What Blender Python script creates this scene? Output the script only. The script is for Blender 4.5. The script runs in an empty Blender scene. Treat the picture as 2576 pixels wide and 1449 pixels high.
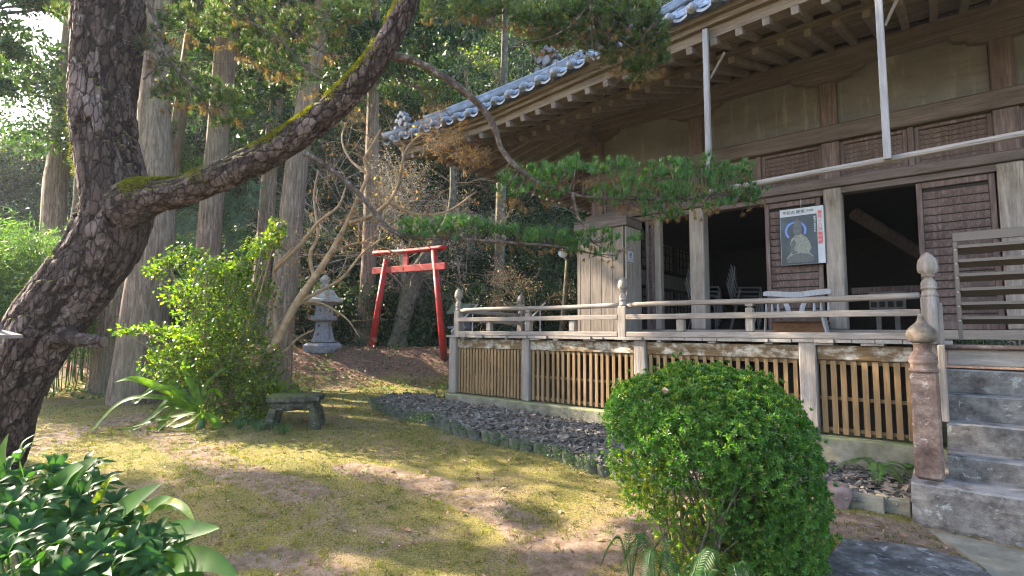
import bpy, math, random
import numpy as np
from mathutils import Vector, Matrix, noise
PI=math.pi
rng=np.random.default_rng(7); random.seed(7)
scn=bpy.context.scene; col=scn.collection
# ------------------------------------------------------------------ camera
FPX,PITCH,ROLL,YAW=1311.93,0.0837274,0.0048439,0.6934515
CX,CY=1288.0,724.5
_F=np.array([0,math.cos(PITCH),math.sin(PITCH)]); _R=np.array([1.,0,0]); _U=np.cross(_R,_F)
cr=math.cos(ROLL)*_R+math.sin(ROLL)*_U; cu=-math.sin(ROLL)*_R+math.cos(ROLL)*_U
EYE=np.array([0,0,1.6])
cam=bpy.data.cameras.new('camera'); co=bpy.data.objects.new('camera',cam); col.objects.link(co)
cam.sensor_width=36; cam.lens=36*FPX/2576; cam.clip_end=600; cam.clip_start=.05
co.matrix_world=Matrix([[cr[0],cu[0],-_F[0],EYE[0]],[cr[1],cu[1],-_F[1],EYE[1]],[cr[2],cu[2],-_F[2],EYE[2]],[0,0,0,1]])
scn.camera=co
# ------------------------------------------------------------------ light
SUN_EL=math.radians(31); SH=np.array([-.922,.387]); SH/=np.linalg.norm(SH)
sdir=Vector((SH[0]*math.cos(SUN_EL),SH[1]*math.cos(SUN_EL),math.sin(SUN_EL)))
w=bpy.data.worlds.new('World'); scn.world=w; w.use_nodes=True
nt=w.node_tree; bg=nt.nodes['Background']; sk=nt.nodes.new('ShaderNodeTexSky'); sk.sky_type='NISHITA'
sk.sun_disc=False; sk.sun_elevation=SUN_EL; sk.sun_rotation=math.atan2(SH[0],SH[1]); sk.air_density=1.0; sk.dust_density=2.0
nt.links.new(sk.outputs[0],bg.inputs[0]); bg.inputs[1].default_value=.15
sl=bpy.data.lights.new('sun','SUN'); so=bpy.data.objects.new('sun',sl); col.objects.link(so)
sl.energy=5.0; sl.angle=math.radians(.55); sl.color=(1,.86,.66)
so.rotation_euler=sdir.to_track_quat('Z','Y').to_euler(); so.location=(-10,6,12)
scn.view_settings.view_transform='Standard'; scn.view_settings.look='None'
scn.view_settings.exposure=2.9; scn.view_settings.gamma=1
scn.cycles.use_denoising=True; scn.cycles.filter_width=1.1; scn.cycles.max_bounces=7; scn.cycles.diffuse_bounces=4; scn.cycles.transmission_bounces=5
scn.cycles.transparent_max_bounces=4; scn.cycles.caustics_reflective=False; scn.cycles.caustics_refractive=False
# ------------------------------------------------------------------ geometry helpers
dU=np.array([-math.cos(YAW),math.sin(YAW),0]); dV=np.array([math.sin(YAW),math.cos(YAW),0]); dX=-dU
def uvz(u,v,z): return dU*u+dV*v+np.array([0,0,z])
def ray(x,y): return cr*(x-CX)/FPX-cu*(y-CY)/FPX+_F
def at(x,y,Y): d=ray(x,y); return EYE+d*(Y/d[1])
def atz(x,y,z): d=ray(x,y); return EYE+d*((z-1.6)/d[2])
def nrm(a): a=np.asarray(a,float); return a/(np.linalg.norm(a,axis=-1,keepdims=True)+1e-12)
def sst(a,b,x): t=np.clip((x-a)/(b-a),0,1); return t*t*(3-2*t)
def catm(pts,n):
    P=np.array(pts,float); out=[]
    Q=np.vstack([2*P[0]-P[1],P,2*P[-1]-P[-2]])
    for i in range(len(P)-1):
        p0,p1,p2,p3=Q[i:i+4]
        for k in range(n):
            t=k/n; out.append(.5*((2*p1)+(p2-p0)*t+(2*p0-5*p1+4*p2-p3)*t*t+(3*p1-p0-3*p2+p3)*t**3))
    out.append(P[-1]); return np.array(out)
def _pp(P,m):  # smooth pseudo-noise, cheap, numpy
    x,y=P
    return np.sin(x*1.7*m+1.3*np.sin(y*1.1*m))*np.cos(y*1.9*m+1.7*np.sin(x*.9*m))
def g(x,y):
    x=np.asarray(x,float); y=np.asarray(y,float)
    z=.03+.26*sst(2.5,9.5,y)+.018*_pp((x,y),.9)+.009*_pp((x,y),2.7)
    yy=y+.25*np.sin(x*.55)
    z=z+.86*sst(11.7,13.4,yy)+ .04*_pp((x,y),.5)*sst(11,13,yy)
    sx=.22+.78*sst(-1.0,-.70,x/np.maximum(y,1))
    d=y-15.8; h=np.where(d>0,np.minimum(d*d*.12,d*.85),0); h=np.where(d>3.5,3.5**2*.12+(d-3.5)*1.12,h)
    z=z+np.minimum(h,46)*sx
    return z
class MB:
    def __init__(s): s.V=[];s.F=[];s.n=0
    def add(s,V,F):
        V=np.asarray(V,float); s.V.append(V)
        for f in F: s.F.append(tuple(int(i)+s.n for i in f))
        s.n+=len(V); return s
    def box(s,c,a,b,h):     # half-axis vectors
        c,a,b,h=[np.asarray(q,float) for q in (c,a,b,h)]
        V=[c+i*a+j*b+k*h for k in(-1,1) for j in(-1,1) for i in(-1,1)]
        return s.add(V,[(0,2,3,1),(4,5,7,6),(0,1,5,4),(2,6,7,3),(0,4,6,2),(1,3,7,5)])
    def tb(s,u0,u1,v0,v1,z0,z1):   # temple box
        c=uvz((u0+u1)/2,(v0+v1)/2,(z0+z1)/2)
        return s.box(c,dX*abs(u1-u0)/2,dV*abs(v1-v0)/2,[0,0,abs(z1-z0)/2])
    def tube(s,P,R,seg=8,cap=True,ell=1.0):
        P=np.asarray(P,float); n=len(P); R=np.broadcast_to(np.asarray(R,float),(n,))
        T=np.gradient(P,axis=0); T=nrm(T)
        a=np.array([0,0,1.]) if abs(T[0][2])<.9 else np.array([1.,0,0])
        N=nrm(np.cross(T[0],a)); ang=np.arange(seg)*2*PI/seg; V=[]
        for i in range(n):
            N=N-T[i]*(N@T[i]); N=N/(np.linalg.norm(N)+1e-9); B=np.cross(T[i],N)
            V.append(P[i]+R[i]*(np.cos(ang)[:,None]*N+ell*np.sin(ang)[:,None]*B))
        V=np.concatenate(V); F=[]
        for i in range(n-1):
            for j in range(seg):
                k=(j+1)%seg; F.append((i*seg+j,i*seg+k,(i+1)*seg+k,(i+1)*seg+j))
        if cap: F.append(tuple(range(seg-1,-1,-1))); F.append(tuple((n-1)*seg+j for j in range(seg)))
        return s.add(V,F)
    def lathe(s,c,prof,seg=16,up=(0,0,1),sq=None,rot=0):  # prof: (r,z)
        c=np.asarray(c,float); V=[];F=[]
        for r,z in prof:
            for j in range(seg):
                a=j*2*PI/seg+rot; V.append(c+[r*math.cos(a),r*math.sin(a),z])
        for i in range(len(prof)-1):
            for j in range(seg):
                k=(j+1)%seg; F.append((i*seg+j,i*seg+k,(i+1)*seg+k,(i+1)*seg+j))
        F.append(tuple(range(seg-1,-1,-1))); F.append(tuple((len(prof)-1)*seg+j for j in range(seg)))
        return s.add(V,F)
    def prism(s,poly,ext):      # poly (n,3) pts, extrude vector
        poly=np.asarray(poly,float); n=len(poly); ext=np.asarray(ext,float)
        V=np.vstack([poly,poly+ext]); F=[tuple(range(n)),tuple(range(2*n-1,n-1,-1))]
        F+=[(i,i+n,(i+1)%n+n,(i+1)%n) for i in range(n)]
        return s.add(V,F)
    def ball(s,c,r,seg=12,rings=8,sc=(1,1,1)):
        c=np.asarray(c,float)
        prof=[(max(1e-4,math.sin(PI*i/rings)),-math.cos(PI*i/rings)) for i in range(rings+1)]
        V=[];F=[]
        for rr,z in prof:
            for j in range(seg): V.append(c+r*np.array([rr*math.cos(j*2*PI/seg)*sc[0],rr*math.sin(j*2*PI/seg)*sc[1],z*sc[2]]))
        for i in range(rings):
            for j in range(seg):
                k=(j+1)%seg; F.append((i*seg+j,i*seg+k,(i+1)*seg+k,(i+1)*seg+j))
        return s.add(V,F)
    def build(s,name,mat,parent=None,smooth=False,bevel=0,recalc=True):
        V=np.concatenate(s.V) if s.V else np.zeros((0,3))
        return link(name,V,s.F,mat,parent,smooth,bevel,recalc)
def wmat(o):
    m=Matrix.LocRotScale(o.location,o.rotation_euler,o.scale)
    return (wmat(o.parent)@m) if o.parent else m
def link(name,V,F,mat,parent=None,smooth=False,bevel=0,recalc=True):
    me=bpy.data.meshes.new(name); V=np.asarray(V,float)
    if parent is not None:
        M=np.array(wmat(parent).inverted()); V=V@M[:3,:3].T+M[:3,3]
    me.from_pydata(V.tolist(),[],F) if not isinstance(F,np.ndarray) else fast(me,V,F)
    if recalc and not isinstance(F,np.ndarray):
        import bmesh
        b=bmesh.new(); b.from_mesh(me); bmesh.ops.recalc_face_normals(b,faces=b.faces)
        if bevel: bmesh.ops.bevel(b,geom=[e for e in b.edges if len(e.link_faces)==2 and e.calc_face_angle(0)>.6],offset=bevel,segments=1,affect='EDGES',clamp_overlap=True)
        b.to_mesh(me); b.free()
    if mat is not None:
        for m in (mat if isinstance(mat,(list,tuple)) else [mat]): me.materials.append(m)
    if smooth: me.polygons.foreach_set('use_smooth',[True]*len(me.polygons))
    o=bpy.data.objects.new(name,me); col.objects.link(o)
    if parent is not None: o.parent=parent
    return o
def fast(me,V,F):
    n,k=F.shape; me.vertices.add(len(V)); me.vertices.foreach_set('co',V.astype(np.float32).ravel())
    me.loops.add(n*k); me.loops.foreach_set('vertex_index',F.astype(np.int32).ravel())
    me.polygons.add(n); me.polygons.foreach_set('loop_start',np.arange(0,n*k,k,dtype=np.int32))
    try: me.polygons.foreach_set('loop_total',np.full(n,k,dtype=np.int32))
    except Exception: pass
    me.update(calc_edges=True)
def tag(o,label=None,cat=None,group=None,kind=None):
    if label: o['label']=label
    if cat: o['category']=cat
    if group: o['group']=group
    if kind: o['kind']=kind
    return o
def thing(name,label,cat,loc=(0,0,0),rz=0,group=None):
    o=bpy.data.objects.new(name,None); col.objects.link(o); o.location=[float(q) for q in loc]; o.rotation_euler=(0,0,rz)
    o.empty_display_size=.2
    return tag(o,label,cat,group)
def dup(root,loc=None,rz=None,label=None,scale=None):
    def cp(o,par):
        c=o.copy(); col.objects.link(c); c.parent=par
        for ch in [k for k in bpy.data.objects if k.parent==o]: cp(ch,c)
        return c
    kids=list(root.children)
    r=root.copy(); col.objects.link(r)
    for ch in kids: cp(ch,r)
    if loc is not None: r.location=[float(q) for q in loc]
    if rz is not None: r.rotation_euler=(r.rotation_euler[0],r.rotation_euler[1],rz)
    if scale is not None: r.scale=(scale,)*3
    if label: r['label']=label
    return r
# ------------------------------------------------------------------ materials
class N:
    def __init__(s,name):
        s.m=bpy.data.materials.new(name); s.m.use_nodes=True; s.t=s.m.node_tree; s.b=s.t.nodes['Principled BSDF']; s.o=s.t.nodes['Material Output']
        s.tc=s.t.nodes.new('ShaderNodeTexCoord')
    def n(s,t,**k):
        q=s.t.nodes.new(t)
        for a,b in k.items(): setattr(q,a,b)
        return q
    def l(s,a,b): s.t.links.new(a,b)
    def mp(s,sc=(1,1,1),src='Object',rot=(0,0,0)):
        q=s.n('ShaderNodeMapping'); q.inputs['Scale'].default_value=sc; q.inputs['Rotation'].default_value=rot; s.l(s.tc.outputs[src],q.inputs[0]); return q.outputs[0]
    def noise(s,v,sc,det=5,ro=.6,dist=0):
        q=s.n('ShaderNodeTexNoise'); q.inputs['Scale'].default_value=sc; q.inputs['Detail'].default_value=det; q.inputs['Roughness'].default_value=ro; q.inputs['Distortion'].default_value=dist
        if v is not None: s.l(v,q.inputs['Vector'])
        return q.outputs[0]
    def vor(s,v,sc,feat='F1',out=0):
        q=s.n('ShaderNodeTexVoronoi',feature=feat); q.inputs['Scale'].default_value=sc; s.l(v,q.inputs['Vector']); return q.outputs[out]
    def ramp(s,f,cols,interp='LINEAR'):
        q=s.n('ShaderNodeValToRGB'); q.color_ramp.interpolation=interp; e=q.color_ramp.elements
        while len(e)<len(cols): e.new(.5)
        for k,(p,c) in enumerate(cols): e[k].position=p; e[k].color=(*c,1) if len(c)==3 else c
        s.l(f,q.inputs[0]); return q.outputs[0]
    def mix(s,f,a,b,mode='MIX'):
        q=s.n('ShaderNodeMix',data_type='RGBA',blend_type=mode)
        for sock,val in ((q.inputs[0],f),(q.inputs[6],a),(q.inputs[7],b)):
            if hasattr(val,'is_linked') or hasattr(val,'links'): s.l(val,sock)
            elif isinstance(val,(tuple,list)): sock.default_value=(*val,1) if len(val)==3 else val
            else: sock.default_value=val
        return q.outputs[2]
    def math(s,op,a,b=0):
        q=s.n('ShaderNodeMath',operation=op)
        for i,val in enumerate((a,b)):
            if hasattr(val,'links'): s.l(val,q.inputs[i])
            else: q.inputs[i].default_value=val
        return q.outputs[0]
    def rng(s,f,a,b,c=0,d=1):
        q=s.n('ShaderNodeMapRange'); s.l(f,q.inputs[0])
        for i,val in zip((1,2,3,4),(a,b,c,d)): q.inputs[i].default_value=val
        return q.outputs[0]
    def bump(s,h,st=.5,d=.01):
        q=s.n('ShaderNodeBump'); q.inputs['Strength'].default_value=st; q.inputs['Distance'].default_value=d; s.l(h,q.inputs['Height']); s.l(q.outputs[0],s.b.inputs['Normal']); return q
    def fin(s,c,rough=.8,spec=.3):
        if isinstance(c,(tuple,list)): s.b.inputs['Base Color'].default_value=(*c,1)
        else: s.l(c,s.b.inputs['Base Color'])
        if hasattr(rough,'links'): s.l(rough,s.b.inputs['Roughness'])
        else: s.b.inputs['Roughness'].default_value=rough
        s.b.inputs['Specular IOR Level'].default_value=spec; return s.m
def wood(name,dark,mid,light,axis='x',stain=None,sc=1.0,wear=.5,ring=True):
    """weathered wood with grain along the given local axis"""
    m=N(name); k={'x':(.9,14,14),'y':(14,.9,14),'z':(14,14,.9)}[axis]; k=tuple(q*sc for q in k)
    oi=m.n('ShaderNodeObjectInfo'); va=m.n('ShaderNodeVectorMath',operation='ADD'); m.l(m.mp(k),va.inputs[0])
    cb=m.n('ShaderNodeCombineXYZ'); r10=m.math('MULTIPLY',oi.outputs['Random'],37.); m.l(r10,cb.inputs[0]); m.l(r10,cb.inputs[1]); m.l(r10,cb.inputs[2]); m.l(cb.outputs[0],va.inputs[1])
    v=va.outputs[0]
    f=m.noise(v,1.6,8,.72,.4); f2=m.noise(v,6,4,.8)
    c=m.ramp(f,[(.28,dark),(.5,mid),(.72,light)])
    c=m.mix(m.rng(f2,.35,.7,0,.55),c,tuple(q*.45 for q in dark))
    big=m.noise(m.mp((1.3,1.3,1.3)),1.7,4,.65)
    c=m.mix(m.rng(big,.3,.75,0,wear),c,light)
    if stain is not None:
        st=m.noise(m.mp((2.2,2.2,3.5)),2.0,6,.7); c=m.mix(m.rng(st,.47,.62,0,.85),c,stain)
    vv=m.mix(m.rng(oi.outputs['Random'],0,1,0,.28),c,tuple(q*.6 for q in mid))
    h=m.math('ADD',f,m.math('MULTIPLY',f2,.5)); m.bump(h,.75,.012)
    return m.fin(vv,.85,.15)
def stone(name,a,b,c_,spots=None,sc=6,bump=.6,moss=None,spotsc=9):
    m=N(name); v=m.mp(); f=m.noise(v,sc,9,.72); c=m.ramp(f,[(.32,a),(.5,b),(.68,c_)])
    if spots is not None:
        s1=m.noise(v,spotsc,7,.75,.3); c=m.mix(m.rng(s1,.57,.66,0,.9),c,spots)
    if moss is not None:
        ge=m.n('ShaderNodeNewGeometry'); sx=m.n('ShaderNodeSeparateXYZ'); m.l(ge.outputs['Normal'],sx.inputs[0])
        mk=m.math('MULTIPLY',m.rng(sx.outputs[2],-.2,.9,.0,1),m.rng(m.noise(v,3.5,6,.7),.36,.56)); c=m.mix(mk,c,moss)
    f3=m.noise(v,sc*7,6,.8); m.bump(m.math('ADD',f,m.math('MULTIPLY',f3,.35)),bump,.02)
    return m.fin(c,.9,.15)
def flat(name,c,rough=.6,spec=.3,var=.25,sc=12,bump=.15):
    m=N(name); f=m.noise(m.mp(),sc,6,.7); cc=m.ramp(f,[(.3,tuple(q*(1-var) for q in c)),(.7,tuple(min(1,q*(1+var)) for q in c))]); m.bump(f,bump,.005)
    return m.fin(cc,rough,spec)
def leafm(name,c1,c2,c3=None,tr=.45,rough=.42,tcol=1.7,spec=.4,sc=3.0,fine=23.):
    m=N(name); v=m.mp(); f=m.noise(v,sc,3,.6); f2=m.noise(v,fine,2,.5)
    c=m.mix(m.rng(f,.35,.65),c1,c2)
    c=m.mix(m.rng(f2,.38,.66),c,tuple(q*.55 for q in c1))
    if c3 is not None: c=m.mix(m.rng(m.noise(v,fine*1.7,1,.5),.62,.68),c,c3)
    m.fin(c,rough,spec)
    t=m.n('ShaderNodeBsdfTranslucent'); tc=m.mix(1.0,c,(tcol*1.05,tcol*1.15,tcol*.35),'MULTIPLY'); m.l(tc,t.inputs[0])
    mx=m.n('ShaderNodeMixShader'); mx.inputs[0].default_value=tr; m.l(m.b.outputs[0],mx.inputs[1]); m.l(t.outputs[0],mx.inputs[2]); m.l(mx.outputs[0],m.o.inputs[0])
    return m.m
M={}
M['wood_x']=wood('weathered_wood_along',(.09,.062,.055),(.18,.135,.125),(.33,.28,.265),'x')
M['wood_z']=wood('weathered_wood_upright',(.11,.085,.07),(.22,.18,.155),(.40,.355,.32),'z')
M['wood_y']=wood('weathered_wood_across',(.08,.058,.045),(.17,.125,.095),(.27,.21,.16),'y')
M['eave_x']=wood('eave_board_wood',(.055,.04,.03),(.145,.112,.086),(.27,.225,.185),'x',wear=.3)
M['beam_x']=wood('brown_beam_wood',(.045,.034,.032),(.10,.079,.073),(.18,.148,.138),'x',wear=.3)
M['brown_z']=wood('brown_shutter_wood',(.042,.027,.027),(.10,.069,.066),(.25,.20,.19),'z',sc=1.3,wear=.3)
M['stain_x']=wood('stained_beam_wood',(.05,.03,.014),(.12,.075,.035),(.21,.155,.10),'x',stain=(.40,.37,.32),wear=.2)
M['rail_x']=wood('grey_rail_wood',(.085,.066,.055),(.195,.163,.14),(.35,.31,.28),'x',wear=.5)
M['rail_y']=wood('grey_return_rail_wood',(.12,.10,.085),(.24,.21,.19),(.36,.33,.30),'y')
M['rail_z']=wood('grey_post_wood',(.075,.058,.048),(.195,.163,.14),(.36,.325,.295),'z')
M['pale_z']=wood('pale_plank_wood',(.068,.052,.042),(.15,.123,.102),(.26,.225,.195),'z',wear=.4)
M['slat']=wood('new_slat_wood',(.12,.072,.032),(.19,.12,.058),(.26,.175,.095),'z',sc=.8,wear=.3)
M['batten_z']=wood('white_batten_wood',(.13,.13,.14),(.19,.19,.205),(.26,.26,.28),'z',wear=.3)
M['batten_x']=wood('pale_pole_wood',(.12,.11,.105),(.19,.175,.17),(.28,.26,.255),'x',wear=.3)
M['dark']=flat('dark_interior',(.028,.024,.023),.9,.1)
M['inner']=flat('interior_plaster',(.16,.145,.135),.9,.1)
m=N('aged_plaster'); v=m.mp((1,1,1)); f=m.noise(v,1.2,6,.65); f2=m.noise(m.mp((.8,.8,4)),2.5,6,.7); f4=m.noise(m.mp((5,5,.6)),1.6,6,.75)
c=m.ramp(f,[(.3,(.088,.082,.084)),(.55,(.128,.122,.126)),(.75,(.17,.163,.168))]); c=m.mix(m.rng(f2,.5,.70,0,.6),c,(.085,.075,.062)); c=m.mix(m.rng(f4,.55,.68,0,.5),c,(.26,.245,.22)); m.bump(m.noise(v,40,5,.7),.2,.004); M['plaster']=m.fin(c,.95,.05)
m=N('grey_roof_tile'); v=m.mp(); f=m.noise(v,5,7,.7); c=m.ramp(f,[(.3,(.045,.05,.06)),(.5,(.095,.105,.125)),(.7,(.18,.195,.23))]); m.bump(f,.25,.01); M['tile']=m.fin(c,.38,.6)
M['stone_step']=stone('worn_step_stone',(.035,.03,.027),(.105,.09,.081),(.20,.178,.162),(.32,.32,.30),7,1.0,moss=(.25,.225,.205),spotsc=8)  # moss slot holds a pale stone tone: upward faces come out lighter in patches
M['stone_pillar']=stone('lichened_pillar_stone',(.045,.028,.022),(.13,.085,.068),(.24,.18,.15),(.42,.38,.34),6,1.0,spotsc=7)
M['stone_grey']=stone('blue_grey_granite',(.12,.12,.13),(.17,.17,.185),(.23,.23,.245),None,14,.3)
M['stone_roof']=stone('lichened_lantern_stone',(.13,.13,.11),(.25,.25,.22),(.38,.38,.34),(.48,.49,.44),10,.6,spotsc=16)
M['stone_moss']=stone('mossy_shrine_roof',(.09,.095,.085),(.15,.155,.14),(.22,.225,.21),None,9,.6,moss=(.085,.12,.045))
M['stone_stand']=stone('mossy_dark_stone',(.014,.014,.011),(.04,.038,.031),(.10,.097,.08),(.18,.19,.16),12,1.3,moss=(.075,.085,.018))
M['found']=stone('mossy_concrete',(.075,.066,.05),(.15,.135,.105),(.24,.22,.185),None,4,.9,moss=(.13,.15,.055))
M['slab']=stone('grey_flagstone',(.030,.026,.024),(.095,.084,.076),(.22,.20,.18),(.36,.36,.35),7,1.0)
M['pink']=stone('pink_rock',(.12,.08,.07),(.20,.135,.12),(.28,.21,.19),None,5,.8)
M['box']=wood('orange_brown_wood',(.13,.06,.032),(.22,.115,.065),(.30,.18,.11),'x')
M['finial']=stone('weathered_finial_stone',(.05,.04,.03),(.125,.10,.078),(.22,.185,.15),(.36,.34,.30),6,.8,spotsc=9)
M['block']=stone('sandy_block',(.10,.09,.07),(.16,.145,.11),(.23,.21,.165),None,5,.5)
M['edge']=stone('clay_edging_tile',(.035,.034,.031),(.08,.076,.066),(.15,.14,.12),None,7,.5,moss=(.10,.12,.045))
M['chip']=stone('slate_chips',(.04,.034,.029),(.125,.108,.093),(.28,.25,.215),None,9,.5)
m=N('vermilion_paint'); f=m.noise(m.mp((1,1,.6)),3,6,.7); f2=m.noise(m.mp(),11,6,.75)
c=m.ramp(f,[(.3,(.20,.007,.006)),(.6,(.35,.011,.010)),(.8,(.40,.045,.035))]); c=m.mix(m.rng(f2,.60,.70,0,.8),c,(.15,.06,.05)); sz=m.n('ShaderNodeSeparateXYZ'); m.l(m.tc.outputs['Object'],sz.inputs[0]); c=m.mix(m.rng(m.math('ADD',sz.outputs[2],m.math('MULTIPLY',m.noise(m.mp(),7,5,.7),.7)),.25,.65,.85,0),c,(.05,.03,.025)); m.bump(f2,.2,.006); M['red']=m.fin(c,.55,.35)
M['white']=flat('white_paper',(.32,.34,.38),.5,.3,.04)
M['bench']=wood('worn_white_bench_paint',(.16,.16,.17),(.26,.265,.28),(.36,.37,.39),'z',wear=.5)
M['metal']=flat('brown_metal',(.075,.058,.046),.5,.5,.12,3,.05)
M['chair_metal']=flat('grey_tube_metal',(.05,.052,.058),.4,.5,.1)
M['chair_seat']=flat('dark_vinyl',(.02,.02,.026),.4,.4,.1)
M['ink']=flat('black_ink',(.03,.03,.035),.6,.2,.1)
M['redink']=flat('red_ink',(.45,.05,.04),.6,.2,.1)
M['frame']=flat('black_frame',(.012,.012,.014),.25,.5,.1)
M['globe']=flat('white_globe_glass',(.55,.62,.74),.25,.6,.05)
M['steel']=flat('grey_pipe',(.30,.31,.33),.4,.6,.1)
# bark
def pinebark(name,moss):
    m=N(name); v=m.mp((1,1,1)); at_=m.n('ShaderNodeAttribute',attribute_name='h'); h=at_.outputs['Fac']
    c=m.ramp(h,[(.0,(.016,.010,.009)),(.22,(.045,.028,.023)),(.5,(.10,.064,.054)),(.9,(.19,.135,.125))])
    nz=m.noise(m.mp((9,9,3)),2,8,.75,.5); c=m.mix(m.rng(nz,.4,.68,0,.75),c,(.045,.027,.026))
    nz3=m.noise(v,14,6,.8); c=m.mix(m.math('MULTIPLY',m.rng(nz3,.55,.70,0,.8),m.rng(h,.2,.7)),c,(.36,.30,.30))
    lich=m.noise(v,5,9,.82,.3); c=m.mix(m.rng(lich,.62,.68,0,.8),c,(.37,.40,.40))
    ge=m.n('ShaderNodeNewGeometry'); sx=m.n('ShaderNodeSeparateXYZ'); m.l(ge.outputs['Normal'],sx.inputs[0])
    vc=m.n('ShaderNodeVectorMath',operation='ADD'); m.l(m.mp((1,1,.36)),vc.inputs[0]); nd=m.n('ShaderNodeTexNoise'); nd.inputs['Scale'].default_value=9; nd.inputs['Detail'].default_value=5; sc_=m.n('ShaderNodeVectorMath',operation='SCALE'); sc_.inputs[3].default_value=.10; m.l(nd.outputs[1],sc_.inputs[0]); m.l(sc_.outputs[0],vc.inputs[1])
    ck=m.vor(vc.outputs[0],21,'DISTANCE_TO_EDGE'); crk=m.rng(ck,.0,.10,1,0); c=m.mix(m.math('MULTIPLY',crk,.8),c,(.018,.011,.010))
    if moss: mos=m.math('MULTIPLY',m.rng(sx.outputs[2],.32,.72),m.rng(m.noise(v,4,6,.7),.33,.52)); c=m.mix(mos,c,(.15,.145,.018))
    if moss: mos2=m.math('MULTIPLY',m.rng(sx.outputs[0],-.72,-.93),m.rng(m.noise(v,3,5,.7),.36,.5)); c=m.mix(m.math('MULTIPLY',mos2,.8),c,(.22,.16,.02))
    m.bump(m.math('SUBTRACT',m.math('ADD',nz,m.math('MULTIPLY',m.noise(m.mp((40,40,14)),1,6,.8),.9)),m.math('MULTIPLY',crk,.9)),1.0,.03); return m.fin(c,.9,.2)
M['pine_bark']=pinebark('pine_bark',True); M['pine_dry']=pinebark('broken_limb_bark',False)
m=N('twig_bark'); v=m.mp(); f=m.noise(v,18,6,.75); c=m.ramp(f,[(.38,(.035,.025,.021)),(.55,(.085,.062,.054)),(.70,(.27,.26,.245))]); m.bump(f,.6,.008); M['twig']=m.fin(c,.9,.15)
m=N('cedar_bark'); v=m.mp((11,11,1.3)); f=m.noise(v,2.2,8,.75,.3); big=m.noise(m.mp((1,1,.3)),1.5,4,.6)
c=m.ramp(f,[(.30,(.04,.026,.019)),(.48,(.135,.092,.07)),(.66,(.29,.215,.17))]); c=m.mix(m.rng(big,.4,.65,0,.5),c,(.12,.115,.07)); c=m.mix(m.rng(m.noise(m.mp((7,7,2.5)),3,7,.8),.64,.70,0,.8),c,(.48,.46,.42)); m.bump(f,1.0,.04); M['cedar']=m.fin(c,.9,.15)
M['barebark']=stone('smooth_tan_bark',(.12,.075,.045),(.22,.15,.09),(.34,.25,.16),None,6,.4)
M['greybark']=stone('pale_grey_bark',(.10,.085,.07),(.19,.17,.145),(.33,.305,.27),None,8,.4)
M['darkbark']=stone('dark_trunk_bark',(.035,.03,.024),(.09,.078,.06),(.19,.17,.14),None,7,.7,moss=(.07,.085,.03))
# leaves
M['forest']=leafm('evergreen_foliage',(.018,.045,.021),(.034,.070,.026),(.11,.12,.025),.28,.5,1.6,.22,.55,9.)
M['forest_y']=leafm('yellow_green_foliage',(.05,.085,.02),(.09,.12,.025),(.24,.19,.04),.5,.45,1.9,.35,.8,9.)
M['broad']=leafm('broadleaf_foliage',(.022,.055,.022),(.05,.085,.02),None,.35,.38,1.8,.5,1.2,14.)
M['bamboo']=leafm('bamboo_foliage',(.035,.085,.032),(.075,.135,.042),(.20,.24,.07),.5,.45,1.7,.35,1.2,14.)
M['shrub']=leafm('camellia_leaf',(.030,.075,.008),(.085,.135,.010),(.30,.27,.02),.52,.30,2.3,.55,2.2,17.)
M['azalea']=leafm('azalea_leaf',(.036,.115,.016),(.080,.175,.026),(.16,.19,.03),.38,.40,1.9,.4,2.0,19.)
M['azalea_y']=leafm('azalea_young_leaf',(.10,.18,.02),(.19,.24,.02),(.30,.25,.03),.5,.40,1.8,.35,2.0,19.)
M['crinum']=leafm('strap_leaf',(.07,.145,.012),(.14,.23,.018),None,.58,.42,2.3,.25,2.,8.)
M['aspid']=leafm('aspidistra_leaf',(.035,.10,.02),(.055,.135,.025),None,.42,.5,2.4,.18,2.,6.)
M['serr']=leafm('glossy_shrub_leaf',(.022,.066,.018),(.038,.098,.024),None,.30,.5,2.0,.10,2.,15.)
M['fern']=leafm('fern_frond',(.05,.13,.02),(.085,.18,.03),None,.45,.42,1.9,.35,3.,15.)
M['fern_d']=leafm('dark_fern_frond',(.028,.075,.018),(.045,.105,.025),None,.4,.42,1.7,.35,3.,15.)
M['palm']=leafm('palm_frond',(.025,.07,.035),(.045,.10,.05),None,.35,.35,1.7,.5,3.,9.)
M['needle']=leafm('pine_needles',(.028,.092,.030),(.052,.135,.036),(.14,.18,.03),.4,.42,1.8,.35,2.,25.)
M['needle_d']=leafm('hanging_old_needles',(.15,.085,.04),(.25,.16,.085),(.10,.11,.03),.4,.6,1.3,.2,2.,25.)
M['needle_u']=leafm('upper_pine_needles',(.03,.075,.028),(.07,.095,.03),(.20,.11,.045),.5,.5,1.8,.3,2.5,25.)
M['grass']=leafm('grass_blades',(.080,.105,.020),(.22,.20,.030),(.38,.29,.12),.4,.6,1.5,.2,.9,13.)
M['moss']=leafm('limb_moss',(.13,.13,.012),(.20,.17,.015),None,.35,.7,1.5,.1,3.,30.)
M['weed']=leafm('ground_weeds',(.05,.11,.04),(.08,.15,.05),None,.4,.5,1.5,.3,1.,13.)
M['litter']=leafm('fallen_leaves',(.22,.11,.065),(.35,.22,.15),(.42,.34,.28),.15,.7,1.2,.2,3.,31.)
M['dryleaf']=leafm('dry_orange_leaves',(.32,.15,.05),(.45,.27,.11),None,.5,.6,1.5,.2,3.,31.)
M['budleaf']=leafm('pinkish_dry_leaves',(.26,.19,.16),(.36,.28,.25),None,.3,.6,1.3,.2,3.,31.)
M['soffit']=wood('soffit_wood',(.03,.02,.018),(.065,.046,.04),(.12,.09,.08),'x',wear=.2)
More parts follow.
